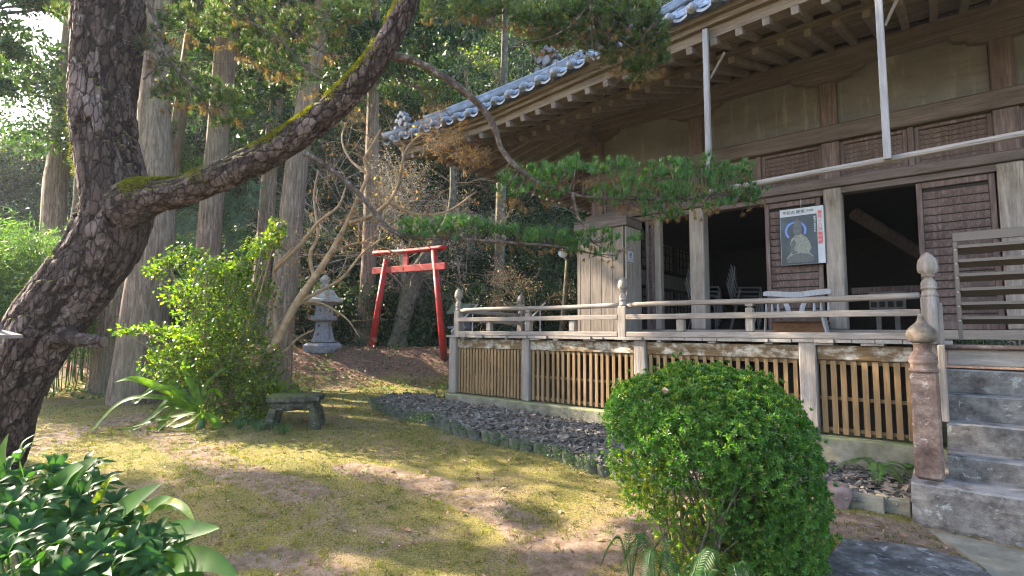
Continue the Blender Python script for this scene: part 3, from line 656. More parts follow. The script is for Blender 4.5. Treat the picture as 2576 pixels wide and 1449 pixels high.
# paper sign with arrow on the shutter box side
SG=thing('paper_sign','small white sign with a character and red arrow on the plank box','sign',uvz(3.70,7.35,2.7),-YAW)
MB().tb(3.706,3.712,7.24,7.42,2.69,2.85).build('sign_board',M['white'],SG)
text('便','lettering',M['ink'],SG,uvz(3.7045,7.33,2.785),-dV*-1,Zu,.085,.0008)
b=MB(); 
for a,bb in (((7.26,2.722),(7.40,2.722)),((7.40,2.722),(7.37,2.740))): b.tube([uvz(3.703,a[0],a[1]),uvz(3.703,bb[0],bb[1])],.0035,5)
b.build('arrow',M['redink'],SG)
# bench on the veranda
B=thing('veranda_bench','white painted spindle back bench standing on the veranda','bench',uvz(1.45,7.2,1.53),-YAW)
b=MB(); top=[]
for t in np.linspace(0,1,17):
    zz=2.093+.012*math.sin(PI*t)+(.018*math.cos(PI*2*t)); hh=.034 if 0.05<t<.95 else .026
    top.append((1.83-.77*t,zz,hh))
V=[];F=[]
for u,z,hh in top: V+=[uvz(u,7.36,z-hh),uvz(u,7.40,z-hh),uvz(u,7.41,z+hh),uvz(u,7.37,z+hh)]
for i in range(16):
    for j in range(4): k=(j+1)%4; F.append((4*i+j,4*i+k,4*i+4+k,4*i+4+j))
F+=[(0,1,2,3),(67,66,65,64)]
b.add(V,F).build('crest_rail',M['bench'],B)
for u in (1.80,1.73,1.66,1.25,1.175,1.095): 
    zz=2.03; MB().lathe(uvz(u,7.38,0),[(.015,1.85),(.018,1.9),(.012,1.97),(.017,2.0),(.018,2.005),(.013,2.01),(.016,2.045)],8).build('spindle',M['bench'],B,smooth=True)
for s,uc in ((1,1.55),(-1,1.38)):
    P=[(0.045*s,2.05),(0.02*s,1.98),(-.0*s,1.93),(-.01*s,1.87),(-.055*s,1.845)]
    poly=[uvz(uc+a+.028,7.375,z) for a,z in P]+[uvz(uc+a-.028,7.375,z) for a,z in P[::-1]]
    MB().prism(poly,dV*.012).build('back_splat',M['bench'],B)
MB().tb(1.04,1.92,6.95,7.42,1.828,1.85).build('seat',M['bench'],B,bevel=.008)
for u,v,du in ((1.84,7.02,.07),(1.12,7.02,-.07),(1.80,7.36,.04),(1.14,7.36,-.04)):
    MB().tube([uvz(u,v,1.828),uvz(u+du,v-(.05 if v<7.2 else -.03),1.535)],[.019,.015],8).build('leg',M['bench'],B)
tag(MB().tb(1.16,1.76,7.52,7.70,1.535,1.735).tb(1.13,1.79,7.50,7.71,1.737,1.757).build('wooden_box',M['box'],None,bevel=.004),'low orange brown wooden box under the white bench','wooden box')
# slatted metal screen beside the steps
S=thing('slatted_screen','brown metal screen of wide level slats standing at the head of the steps','screen',uvz(-.8,7.0,1.53),-YAW)
MB().tb(-1.9,-.093,6.99,7.02,2.545,2.64).build('top_plate',M['metal'],S,bevel=.004)
for u in (-.11,-1.8): MB().tb(u-.018,u+.018,6.985,7.015,1.535,2.543).build('upright',M['metal'],S,bevel=.003)
for k in range(6):
    z=2.46-k*.145; MB().box(uvz(-.95,7.03,z),dX*.83,dV*.055+np.array([0,0,-.03]),np.array([0,0,.006])).tb(-1.78,-.13,6.965,6.975,z+.012,z+.042).build('slat',M['metal'],S)
    MB().ball(uvz(-.11,6.982,z-.0),.008,8,5).build('bolt',M['steel'],S)
# stacked chairs inside
def chair(u,v,z,rz):
    c=thing('stacking_chair','','chair',uvz(u,v,z),rz)
    def P(x,y,zz): p=np.array(uvz(u,v,z)); ca,sa=math.cos(rz),math.sin(rz); return p+np.array([x*ca-y*sa,x*sa+y*ca,zz])
    MB().box(P(0,0,.40),[.18*math.cos(rz),.18*math.sin(rz),0],[-.17*math.sin(rz),.17*math.cos(rz),0],[0,0,.012]).build('seat',M['chair_seat'],c,bevel=.006)
    MB().box(P(0,.20,.66),[.18*math.cos(rz),.18*math.sin(rz),0],[-.012*math.sin(rz),.012*math.cos(rz),0.003],[0,0,.10]).build('backrest',M['chair_seat'],c,bevel=.006)
    for s in (-1,1):
        MB().tube([P(.19*s,-.20,0),P(.19*s,-.17,.39),P(.19*s,.17,.41),P(.19*s,.25,.78)],.010,6).build('side_frame',M['chair_metal'],c)
        MB().tube([P(.19*s,.22,0),P(.19*s,.12,.39)],.010,6).build('leg',M['chair_metal'],c)
    MB().tube([P(-.19,-.195,.03),P(.19,-.195,.03)],.008,6).build('crossbar',M['chair_metal'],c)
    return c
ords=['lowest','second','third','fourth','topmost']
for si,(u,v,wh) in enumerate(((3.0,8.45,'nearest the plank box'),(2.5,8.9,'behind the front stack'))):
    c0=chair(u,v,1.642,-YAW+PI/2+.25)
    for k in range(5):
        lb=f'grey tube chair with dark seat, {ords[k]} in the stack {"just inside the left doorway" if si==0 else "deeper inside the left doorway"}'
        if k==0: c0['label']=lb; c0['group']='stacked chairs inside the hall'; c0['category']='chair'
        else: dup(c0,loc=uvz(u,v,1.642+.068*k)+dX*.02*k,label=lb)
NB=thing('photo_display','dim board of framed pictures leaning inside the right doorway','picture frame',uvz(.75,9.2,1.64),-YAW)
MB().tb(.42,.85,9.2,9.23,1.95,2.2).build('board',M['inner'],NB,bevel=.004)
b=MB()
for i in range(4): 
    for j in range(2): b.tb(.46+i*.1,.53+i*.1,9.185,9.198,1.98+j*.11,2.06+j*.11)
b.build('picture',M['dark'],NB)
MB().tb(.50,.56,9.24,9.28,1.642,2.1).tb(.72,.78,9.24,9.28,1.642,2.1).build('stand',M['inner'],NB)
# ------------------------------------------------------------------ stone steps and newel
ST=thing('stone_steps','flight of worn dark stone steps rising to the veranda','steps',uvz(-1,5.6,.15),-YAW)
lev=[(5.42,.40,.30,.34),(5.74,.585,.03,0),(6.0,.83,.03,0),(6.26,1.055,.025,0),(6.50,1.265,.02,0)]
import bmesh
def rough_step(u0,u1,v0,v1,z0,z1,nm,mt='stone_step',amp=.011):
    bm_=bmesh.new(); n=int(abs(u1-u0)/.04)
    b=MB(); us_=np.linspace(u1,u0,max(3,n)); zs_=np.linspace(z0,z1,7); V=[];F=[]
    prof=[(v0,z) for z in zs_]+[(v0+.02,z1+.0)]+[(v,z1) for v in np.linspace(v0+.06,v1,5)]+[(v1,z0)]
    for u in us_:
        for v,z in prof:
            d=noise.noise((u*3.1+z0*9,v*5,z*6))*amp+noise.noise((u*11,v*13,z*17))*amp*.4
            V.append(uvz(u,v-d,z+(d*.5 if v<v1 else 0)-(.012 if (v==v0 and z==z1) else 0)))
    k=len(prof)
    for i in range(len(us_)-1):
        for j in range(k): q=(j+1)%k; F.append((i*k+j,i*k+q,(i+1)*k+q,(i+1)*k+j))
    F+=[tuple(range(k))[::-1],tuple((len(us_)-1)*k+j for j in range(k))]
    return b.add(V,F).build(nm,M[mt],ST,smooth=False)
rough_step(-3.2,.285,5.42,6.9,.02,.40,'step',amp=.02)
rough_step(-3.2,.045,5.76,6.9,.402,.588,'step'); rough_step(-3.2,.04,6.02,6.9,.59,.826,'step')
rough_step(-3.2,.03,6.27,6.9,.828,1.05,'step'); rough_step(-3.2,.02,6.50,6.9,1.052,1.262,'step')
MB().tb(-3.2,.008,6.555,6.62,1.30,1.455).build('riser_board',M['rail_x'],ST,bevel=.006)
MB().tb(-3.2,.03,6.49,6.9,1.458,1.497).build('top_nosing',M['stone_pillar'],ST,bevel=.012)
MB().tb(.018,.07,6.0,6.54,.83,1.50).tb(.02,.07,6.505,6.55,1.50,1.9).build('stringer_post',M['rail_z'],ST,bevel=.006)
SP=thing('stone_newel','lichened stone newel pillar with onion finial at the foot of the steps','stone pillar',uvz(.16,5.62,.40),-YAW)
c=uvz(.165,5.66,0)
MB().box(uvz(.165,5.66,.84),dX*.095,dV*.095,[0,0,.435]).build('shaft',M['stone_pillar'],SP,bevel=.018)
MB().lathe((c[0],c[1],0),[(.098,1.277),(.104,1.285),(.104,1.305),(.094,1.31),(.092,1.345),(.100,1.352),(.102,1.375),(.096,1.382),(.100,1.39),(.098,1.41),(.088,1.415),(.086,1.43),(.074,1.44),(.064,1.455),(.062,1.50),(.072,1.512),(.074,1.52)],24).build('collar',M['stone_pillar'],SP,smooth=True)
MB().lathe((c[0],c[1],0),[(.06,1.521),(.095,1.535),(.11,1.565),(.112,1.60),(.10,1.635),(.074,1.665),(.045,1.69),(.03,1.71),(.024,1.74),(.018,1.765),(.002,1.772)],24).build('finial',M['finial'],SP,smooth=True)
# end cap of descending wooden handrail
MB().tube([uvz(.10,6.40,1.50),uvz(.10,6.47,1.93)],.045,12).ball(uvz(.10,6.47,1.93),.045,12,8).build('handrail_end',M['rail_z'],T,smooth=True)
# ------------------------------------------------------------------ torii, lantern, shrines, lamp
def gz(p): return float(g(p[0],p[1]))
TL=at(934,866,14.0); TR=at(1119,878,13.0); TL[2]=gz(TL); TR[2]=gz(TR)
TO=thing('torii_gate','weathered red wooden torii gate standing on the leafy bank','gate',(TL+TR)/2)
ax=nrm(TR-TL); ax[2]=0; ax=nrm(ax)
tL=at(972,652,13.92); tR=at(1091,628,13.12)
for f,t in ((TL,tL),(TR,tR)): MB().tube([f-np.array([0,0,.1]),f*.5+t*.5,t],[.088,.082,.075],16).build('pillar',M['red'],TO,smooth=True)
kL=at(941,637,14.15); kR=at(1122,622,12.9)
MB().tube(catm([kL,kL*.5+kR*.5+np.array([0,0,-.02]),kR],6),.066,14).build('top_beam',M['red'],TO,smooth=True)
nL=at(938,682,14.15); nR=at(1121,669,12.9); d=nR-nL
MB().box((nL+nR)/2,d/2,nrm(np.cross(d,[0,0,1]))*.04,[0,0,.085]).build('tie_beam',M['red'],TO,bevel=.008)
mt=kL*.53+kR*.47; mb=nL*.53+nR*.47
MB().box((mt+mb)/2,nrm(d)*.085,nrm(np.cross(d,[0,0,1]))*.03,[0,0,(mt[2]-mb[2])/2-.08]).build('centre_strut',M['red'],TO,bevel=.006)
# lantern (hexagonal)
LP=at(812,884,13.6); LP[2]=gz(LP); k=13.6/1312
LN=thing('stone_lantern','grey hexagonal stone lantern with moon shaped opening and mossy roof','lantern',LP)
hx=PI/6+.35
def hexa(prof,name,mt,smooth=False,bev=.004,seg=6): return MB().lathe((LP[0],LP[1],LP[2]),prof,seg,rot=hx).build(name,M[mt],LN,smooth=smooth,bevel=bev)
hexa([(.54,-.1),(.54,.09),(.46,.15),(.44,.15)],'base','stone_grey')
hexa([(.34,.172),(.32,.22),(.275,.34),(.24,.47),(.225,.60),(.22,.70)],'shaft','stone_grey')
hexa([(.31,.702),(.375,.74),(.375,.83),(.355,.845)],'platform','stone_grey')
hexa([(.25,.847),(.24,1.12)],'fire_box','stone_grey')
hexa([(.29,1.122),(.50,1.19),(.52,1.205),(.51,1.27),(.38,1.34),(.31,1.42),(.26,1.50),(.19,1.535),(.13,1.55)],'roof','stone_roof',bev=.008)
hexa([(.08,1.552),(.13,1.60),(.135,1.64),(.08,1.67),(.07,1.69),(.11,1.72),(.13,1.78),(.11,1.84),(.05,1.90),(.01,1.93)],'jewel','stone_roof',True,0,14)
# faces toward the camera: pick facet normals
fd=nrm(np.array([-LP[0],-LP[1],0]))
facets=[nrm([math.cos(hx+PI/6+i*PI/3),math.sin(hx+PI/6+i*PI/3),0]) for i in range(6)]
facets.sort(key=lambda q:-(q@fd)); fa,fb_=facets[0],facets[1]
right=nrm(np.cross([0,0,1],fd))*1
if (fa@right)<(fb_@right): fa,fb_=fb_,fa     # fa = right facet
def onf(fn,dx,z,r): 
    rt=nrm(np.cross([0,0,1],fn)); return LP+fn*(r*math.cos(PI/6)+.003)+rt*dx+np.array([0,0,z]),rt
p,rt=onf(fa,.0,1.0,.246)
cres=[p+rt*(.005+.065*math.cos(t))+np.array([0,0,.065*math.sin(t)]) for t in np.linspace(-PI*.55,PI*.45,14)]+[p+rt*(-.018+.062*math.cos(t))+np.array([0,0,.055*math.sin(t)]) for t in np.linspace(PI*.42,-PI*.5,14)]
MB().prism(cres,fa*.002).build('moon_opening',M['ink'],LN)
p,rt=onf(fb_,.02,.99,.246); MB().box(p,rt*.028,fb_*.001,[0,0,.04]).build('window_opening',M['ink'],LN)
for i,ch in enumerate('奉献'): p,rt=onf(fb_,-.01,.58-.22*i,.228+.035*i); text(ch,'inscription',M['ink'],LN,p+fb_*.01,rt,Zu,.085,.001)
for i,ch in enumerate('昭和五十八年吉日'): p,rt=onf(fa,.02,.63-.052*i,.225+.013*i*.9); text(ch,'inscription',M['ink'],LN,p+fa*.012,rt,Zu,.05,.0006)
# small stone shrines behind the railing
def shrine(x,y0,Y,label,rz):
    b0=at(x,y0,Y); b0[2]=gz(b0); s=Y/1312
    R0=thing('stone_shrine',label,'shrine',b0,rz,'small stone shrines behind the veranda')
    ztop=at(x,y0,Y)[2]; 
    def P(a,b,z): ca,sa=math.cos(rz),math.sin(rz); return np.array([b0[0]+a*ca-b*sa,b0[1]+a*sa+b*ca,z])
    ex=P(1,0,0)-P(0,0,0); ey=P(0,1,0)-P(0,0,0); ez=ztop
    MB().box(P(0,0,(b0[2]+ez-.62)/2),ex*.22,ey*.2,[0,0,max(.05,(ez-.62-b0[2])/2)]).build('pedestal',M['stone_grey'],R0,bevel=.01)
    MB().box(P(0,0,ez-.58),ex*.30,ey*.26,[0,0,.035]).build('ledge',M['stone_grey'],R0,bevel=.01)
    MB().box(P(0,0,ez-.36),ex*.17,ey*.16,[0,0,.18]).build('body',M['stone_grey'],R0,bevel=.006)
    b=MB(); prof=[(-.40,-.18),(-.33,-.15),(-.17,-.06),(-.07,.03),(0,.07),(.07,.03),(.17,-.06),(.33,-.15),(.40,-.18),(.36,-.22),(.15,-.17),(0,-.10),(-.15,-.17),(-.36,-.22)]
    # gable roof, ridge along local x
    poly=[P(-.33,a*.72,ez+zz) for a,zz in prof]; b.prism(poly,ex*.66).build('roof',M['stone_moss'],R0)
    for sx_ in (-.07,.09):
        pass
    fcn=-ey
    for dx in (-.06,.08): MB().prism([P(dx+.045*math.cos(t),-.163,ez-.36+.06*math.sin(t)+.04) for t in np.linspace(0,2*PI,16,False)],ey*.002).build('round_opening',M['white'] if dx<0 else M['ink'],R0)
    return R0
shrine(1163,770,14.2,'small stone shrine with mossy roof just behind the corner railing post',-.5)
shrine(1292,766,14.6,'small stone shrine with curved mossy roof seen above the middle of the side railing',-.5)
Lp=at(1407,800,13.2); Lp[2]=gz(Lp)
LM=thing('globe_lamp','round white globe lamp on a leaning wooden pole beside the plank box','lamp',Lp)
tp=at(1428,652,12.8); MB().tube([Lp,Lp*.5+tp*.5+np.array([.03,0,0]),tp],[.075,.065,.055],10).build('pole',M['darkbark'],LM,smooth=True)
gc=at(1416,637,12.7); MB().ball(gc,.115,18,12).build('globe',M['globe'],LM,smooth=True); MB().tube([tp-np.array([0,0,.05]),gc+np.array([0,0,-.09])],.02,8).build('lamp_neck',M['steel'],LM)
for (a,b_,Y,lb) in (((965,835),(1030,765),11.5,'thin grey metal handrail sloping up behind the corner of the railing'),((1305,832),(1372,762),11.8,'thin grey metal handrail sloping up behind the plank box')):
    x0=a[0]+ (0 if Y>11.6 else 170); p0=at(x0+0,a[1]+0,Y); p1=at(x0+67,a[1]-70,Y+.3)
    hr=thing('handrail',lb,'handrail',(p0[0],p0[1],gz(p0)),group='thin metal handrails behind the veranda')
    MB().tube([p0,p1],.018,8).build('rail',M['steel'],hr,smooth=True)
    for q in (p0*.85+p1*.15,p0*.2+p1*.8): MB().tube([(q[0],q[1],gz(q)-.05),q],.014,8).build('post',M['steel'],hr,smooth=True)
# signboard at the left edge
SB0=at(10,900,3.45); SBb=thing('notice_board','grey roofed wooden notice board at the left edge behind the leaning pine','notice board',(SB0[0],SB0[1],gz(SB0)))
c=at(-62,828,3.4); e1=nrm(at(45,838,3.4)-at(-60,812,3.4)); MB().box(c,e1*.21,np.array([0,.12,0]),[0,0,.012]).box(c+np.array([0,-.02,-.03]),e1*.20,np.array([0,.012,0]),[0,0,.022]).build('roof_board',M['rail_x'],SBb,bevel=.004)
MB().box(at(-72,925,3.45),[.15,.02,0],[0,.012,0],[0,0,.30]).build('panel',M['brown_z'],SBb,bevel=.004)
q=at(-80,900,3.5); MB().box((q[0],q[1],(c[2]+gz(q))/2-.03),[.035,0,0],[0,.03,0],[0,0,(c[2]-gz(q))/2]).build('post',M['rail_z'],SBb)
# stone stand
sp=at(742,1088,7.5); sp[2]=gz(sp)
SS=thing('stone_stand','low mossy stone stand on short carved legs beside the bushes','stone stand',sp)
def SQ(a,b,z): ca,sa=math.cos(.15),math.sin(.15); return sp+np.array([a*ca-b*sa,a*sa+b*ca,z])
ex=SQ(1,0,0)-sp; ey=SQ(0,1,0)-sp
def lump(c,a,b,h,nm,mt,par,amp=.02,n=10):
    V=[];F=[]; c=np.asarray(c,float); idx={}
    bm_=bmesh.new(); bmesh.ops.create_cube(bm_,size=2); bmesh.ops.subdivide_edges(bm_,edges=bm_.edges[:],cuts=n,use_grid_fill=True)
    for v_ in bm_.verts:
        p=np.array(v_.co); r=(abs(p)**6).sum()**(1/6); p=p/r
        q=c+np.array(a)*p[0]+np.array(b)*p[1]+np.array(h)*p[2]
        dn=noise.noise(tuple(q*4))*amp+noise.noise(tuple(q*13))*amp*.5
        q=q+nrm(q-c)*dn; v_.co=q
    V=[tuple(v_.co) for v_ in bm_.verts]; F=[[v_.index for v_ in f.verts] for f in bm_.faces]; bm_.free()
    return link(nm,np.array(V),F,M[mt],par,smooth=True)
lump(SQ(0,0,.42),ex*.36,ey*.24,[0,0,.055],'slab_top','stone_stand',SS,.025)
lump(SQ(0,0,.32),ex*.31,ey*.20,[0,0,.065],'apron','stone_stand',SS,.035)
for a,b in ((-.27,-.15),(.27,-.15),(.27,.15),(-.27,.15)): 
    lump(SQ(a*1.08,b,.13),ex*.06+np.array([0,0,.0]),ey*.055,np.array([0,0,.17])+ex*(-.035 if a>0 else .035),'leg','stone_stand',SS,.03,8)
# ------------------------------------------------------------------ edging tiles, slate bed, kerb stones
Tt=lambda X,Y:(894.5+X*.2728,945.6+Y*.2728)
front=[(130,300),(215,345),(380,380),(470,400),(600,430),(740,470),(870,500),(990,560),(1100,560),(1215,570),(1340,600),(1500,640),(1620,640),(1770,680),(1930,720),(2100,770),(2240,800)]
FP=[atz(*Tt(*p),.24)[:2] for p in front]
FP=np.array(FP); 
def arc(P,step):
    P=np.asarray(P); L=np.r_[0,np.cumsum(np.linalg.norm(np.diff(P,axis=0),axis=1))]; t=np.arange(0,L[-1],step); return np.stack([np.interp(t,L,P[:,i]) for i in range(2)],1)
ext=[FP[-1]+np.array([.28,-.28]),FP[-1]+np.array([.75,-.62])]
sm=catm(np.c_[np.vstack([FP,ext]),np.zeros(len(FP)+2)],4)[:,:2]; ker=np.ones(9)/9
smx=np.stack([np.convolve(np.pad(sm[:,i],4,'edge'),ker,'valid') for i in range(2)],1)
pts=arc(smx,.168)
BK=[atz(*Tt(*p),.30)[:2] for p in [(150,290),(270,240),(400,210),(550,210),(700,230),(790,262)]]
ptb=arc(BK,.17)[1:]
ordw=['first','second','third','fourth','fifth','sixth','seventh','eighth','ninth','tenth','eleventh','twelfth','thirteenth','fourteenth','fifteenth','sixteenth','seventeenth','eighteenth','nineteenth','twentieth','twenty-first','twenty-second','twenty-third','twenty-fourth','twenty-fifth','twenty-sixth','twenty-seventh','twenty-eighth','twenty-ninth','thirtieth','thirty-first','thirty-second','thirty-third','thirty-fourth','thirty-fifth','thirty-sixth']
def edging(i,p,nrm_out,label):
    z0=float(g(*p))-random.choice([.09,.11,.10,.13]); ang=math.atan2(nrm_out[1],nrm_out[0]); H=random.uniform(.20,.26); r=.084+random.uniform(-.006,.006)
    lean=np.array([nrm_out[0],nrm_out[1],0])*random.uniform(-.02,.045)
    V=[];F=[]; n=11
    for zz in (0,H*.5,H):
        for rr in (r,r-.016):
            for t in np.linspace(-PI*.5,PI*.5,n): V.append((p[0]+rr*math.cos(ang+t)-.03*nrm_out[0]+lean[0]*zz/H,p[1]+rr*math.sin(ang+t)-.03*nrm_out[1]+lean[1]*zz/H,z0+zz+random.uniform(-.002,.002)+(.006*math.sin(5*t+i) if zz==H else 0)))
    for k in range(2):
        for j in range(n-1):
            a=k*2*n+j; F.append((a,a+1,a+1+2*n,a+2*n)); a+=n; F.append((a+1,a,a+2*n,a+1+2*n))
    for j in range(n-1): F.append((4*n+j,4*n+j+1,5*n+j+1,5*n+j))
    o=thing('edging_tile',label,'edging tile',(p[0],p[1],z0+.1),group='half round clay tiles edging the slate bed')
    link('tile_shell',np.array(V),F,M['edge'],o,smooth=False)
    return z0+H
tops=[]
for i,p in enumerate(pts):
    t=pts[min(i+1,len(pts)-1)]-pts[max(i-1,0)]; t=t/np.linalg.norm(t); nn_=np.array([t[1],-t[0]]); 
    if nn_@np.array([-.639,-.769])<0: nn_=-nn_
    tops.append(edging(i,p,nn_,f'half round clay edging tile, {ordw[len(pts)-1-i]} from the clipped bush in the front row'))
for i,p in enumerate(ptb):
    t=ptb[min(i+1,len(ptb)-1)]-ptb[max(i-1,0)]; t=t/np.linalg.norm(t); nn_=np.array([-t[1],t[0]])
    edging(i,p,nn_,f'half round clay edging tile, {ordw[len(ptb)-1-i]} from the veranda corner in the curved far row')
# bed polygon
bed=np.vstack([smx[::2],[uvz(.28,5.62,0)[:2]],[uvz(.30,6.48,0)[:2]],[uvz(6.93,6.48,0)[:2]],np.array(BK)[::-1]])
def inpoly(P,poly):
    x,y=P[:,0],P[:,1]; ins=np.zeros(len(P),bool); j=len(poly)-1
    for i in range(len(poly)):
        xi,yi=poly[i]; xj,yj=poly[j]; c=((yi>y)!=(yj>y))&(x<(xj-xi)*(y-yi)/(yj-yi+1e-12)+xi); ins^=c; j=i
    return ins
Vb=[(p[0],p[1],float(g(*p))+.07) for p in bed]; link('gravel_bed',np.array(Vb),[tuple(range(len(Vb)))],M['chip'],recalc=False)['kind']='structure'
mn,mx_=bed.min(0),bed.max(0); P=rng.uniform(mn,mx_,(26000,2)); P=P[inpoly(P,bed)][:7500]
V=[];F=[];n=0
for p in P:
    L=rng.uniform(.025,.075); w_=L*rng.uniform(.35,.8); th=rng.uniform(.005,.013); a=rng.uniform(0,6.28); k_=5
    tilt_=rng.normal(0,.28,2); z=float(g(*p))+.07+abs(rng.normal(0,.02))
    an=np.sort(rng.uniform(0,2*PI,k_)); x=np.cos(an)*L; y=np.sin(an)*w_; X_=x*math.cos(a)-y*math.sin(a); Y_=x*math.sin(a)+y*math.cos(a); Z_=X_*tilt_[0]+Y_*tilt_[1]
    for dz in (0,th):
        for q in range(k_): V.append((p[0]+X_[q],p[1]+Y_[q],z+Z_[q]+dz))
    F.append(tuple(range(n+k_,n+2*k_)))
    for q in range(k_): q2=(q+1)%k_; F.append((n+q,n+q2,n+k_+q2,n+k_+q))
    n+=2*k_
tag(link('slate_chips',np.array(V),F,M['chip'],recalc=False),'loose grey slate chips filling the bed along the veranda','slate chips',kind='stuff')
def rock(nm,label,cat,c,a,b,h,mt,amp,n=10,grp=None):
    o=lump(c,a,b,h,nm,mt,None,amp,n); return tag(o,label,cat,grp)
c=at(2080,1232,4.75); rock('rock','pinkish flat topped rock beside the clipped bush','rock',(c[0],c[1],gz(c)+.06),[.15,-.04,0],[.03,.10,0],[0,0,.11],'pink',.03)
for x,lb in ((2180,'sandy concrete kerb block next to the pink rock'),(2245,'sandy concrete kerb block touching the bottom stone step')):
    c=at(x,1245,4.55+ (0.02 if x>2200 else .08)); MBk=MB().box((c[0],c[1],gz(c)+.045),dX*.125,dV*.04,[0,0,.075]).build('kerb_block',M['block'],None,bevel=.008); tag(MBk,lb,'kerb block','concrete kerb blocks by the steps')
# flagstones and pavement
def slabp(nm,px,z,th,label,cat,mt,amp=.008,kind=None):
    poly=[atz(x,y,z) for x,y in px]; bm_=bmesh.new(); vs_=[bm_.verts.new(q) for q in poly]; f_=bm_.faces.new(vs_)
    r_=bmesh.ops.extrude_face_region(bm_,geom=[f_]); 
    for v_ in [e for e in r_['geom'] if isinstance(e,bmesh.types.BMVert)]: v_.co.z-=th
    bmesh.ops.subdivide_edges(bm_,edges=bm_.edges[:],cuts=5,use_grid_fill=True); bmesh.ops.triangulate(bm_,faces=bm_.faces[:]); bmesh.ops.subdivide_edges(bm_,edges=bm_.edges[:],cuts=2)
    for v_ in bm_.verts:
        d_=noise.noise(v_.co*5)*amp+noise.noise(v_.co*17)*amp*.5; v_.co.z+=d_; v_.co.x+=d_*1.2; v_.co.y+=d_
    V=[tuple(v_.co) for v_ in bm_.verts]; bm_.verts.index_update(); F=[[v_.index for v_ in f.verts] for f in bm_.faces]; bm_.free()
    return tag(link(nm,np.array(V),F,M[mt],None,smooth=False),label,cat,kind=kind)
slabp('flagstone',[(2085,1400),(2125,1352),(2240,1365),(2430,1402),(2500,1450),(2560,1560),(2150,1640),(2060,1480)],.12,.14,'rough grey flagstone in the lower right corner','flagstone','slab')
slabp('pavement',[(2330,1330),(2600,1390),(2800,1480),(2800,1800),(2560,1800),(2480,1430)],.075,.05,None,None,'block',.004,'structure')
# ------------------------------------------------------------------ foliage helpers
def leafmesh(P,D,Nn,L,Wd,fold=.25,tri=True,at_=.45):
    """pointed leaves: base P, direction D, normal Nn, length L, width Wd"""
    P=np.asarray(P,float); D=nrm(D); S=nrm(np.cross(D,Nn)); Nn=np.cross(S,D); L=np.broadcast_to(L,(len(P),))[:,None]; Wd=np.broadcast_to(Wd,(len(P),))[:,None]
    m_=P+D*L*at_; a=P; b=m_+S*Wd/2+Nn*Wd*fold; c=P+D*L-Nn*L*.10; d=m_-S*Wd/2+Nn*Wd*fold
    V=np.stack([a,b,c,d],1).reshape(-1,3); i=np.arange(len(P))*4
    if tri: F=np.stack([np.stack([i,i+1,i+2],1),np.stack([i,i+2,i+3],1)],1).reshape(-1,3)
    else: F=np.stack([i,i+1,i+2,i+3],1)
    return V,F
def rdir(n,up=0.):
    d=rng.normal(size=(n,3)); d[:,2]+=up; return nrm(d)
def leafobj(name,parts,mat,parent=None,smooth=False):
    Vs=[];Fs=[];n=0
    for V,F in parts: Vs.append(V);Fs.append(F+n);n+=len(V)
    return link(name,np.concatenate(Vs),np.concatenate(Fs),mat,parent,smooth=smooth)
def blob(c,r,n,up=.3,L=.1,Wd=.05,shell=.75,clump=0):
    """leaves on the shell of an irregular ellipsoid"""
    d=rdir(n); k=np.array([noise.noise(tuple(q*1.8+c)) for q in d[::max(1,n//400)]]); k=np.interp(np.arange(n),np.arange(0,n,max(1,n//400))[:len(k)],k) if n>400 else k[:n]
    rad=(shell+(1-shell)*rng.random(n)**.5)*(1+rng.normal(0,.10,n))
    P=np.asarray(c)+d*np.asarray(r)*rad[:,None]
    D=nrm(d*.7+rdir(n)*.8+np.array([0,0,-.15])); Nn=nrm(d*.6+rdir(n)*.6+np.array([0,0,up]))
    return leafmesh(P,D,Nn,L*rng.uniform(.7,1.25,n),Wd*rng.uniform(.7,1.2,n),tri=False)
def twigs(mb,p,d,L,r,depth,spread=.55,seg=5,kids=(2,4),curl=.25,down=.0,minr=.0018,out=None):
    """recursive bare branching"""
    n=4; P=[np.array(p,float)]; dd=nrm(np.array(d,float))
    for i in range(n): dd=nrm(dd+rng.normal(0,curl*.45,3)+np.array([0,0,-down])); P.append(P[-1]+dd*L/n)
    mb.tube(P,np.linspace(r,max(r*.55,minr),n+1),seg,cap=False)
    if out is not None: out.append((P[-1],dd))
    if depth<=0: return
    for k in range(rng.integers(kids[0],kids[1]+1)):
        t=rng.uniform(.35,1.0); i=min(n-1,int(t*n)); q=P[i]+(P[i+1]-P[i])*(t*n-i); nd=nrm(dd+rng.normal(0,spread,3)); 
        twigs(mb,q,nd,L*rng.uniform(.5,.8),max(r*.5,minr),depth-1,spread,max(3,seg-1),kids,curl,down,minr,out)
def strip_leaf(pts,w,fold=.15,nrmhint=(0,0,1),prof=None):
    """long strap leaf along pts; returns V,F(quads) with 3 columns"""
    P=catm(pts,5); n=len(P); t=np.linspace(0,1,n); T=nrm(np.gradient(P,axis=0)); S=nrm(np.cross(T,np.asarray(nrmhint,float)+1e-3)); Nn=np.cross(S,T)
    wd=(np.sin(PI*np.clip(t*.93+.07,0,1))**.6 if prof is None else prof(t))*w/2; wd[-1]=.001
    V=np.stack([P-S*wd[:,None]+Nn*wd[:,None]*fold*2,P,P+S*wd[:,None]+Nn*wd[:,None]*fold*2],1).reshape(-1,3)
    F=[]
    for i in range(n-1):
        for j in range(2): a=i*3+j; F.append((a,a+1,a+4,a+3))
    return V,np.array(F)
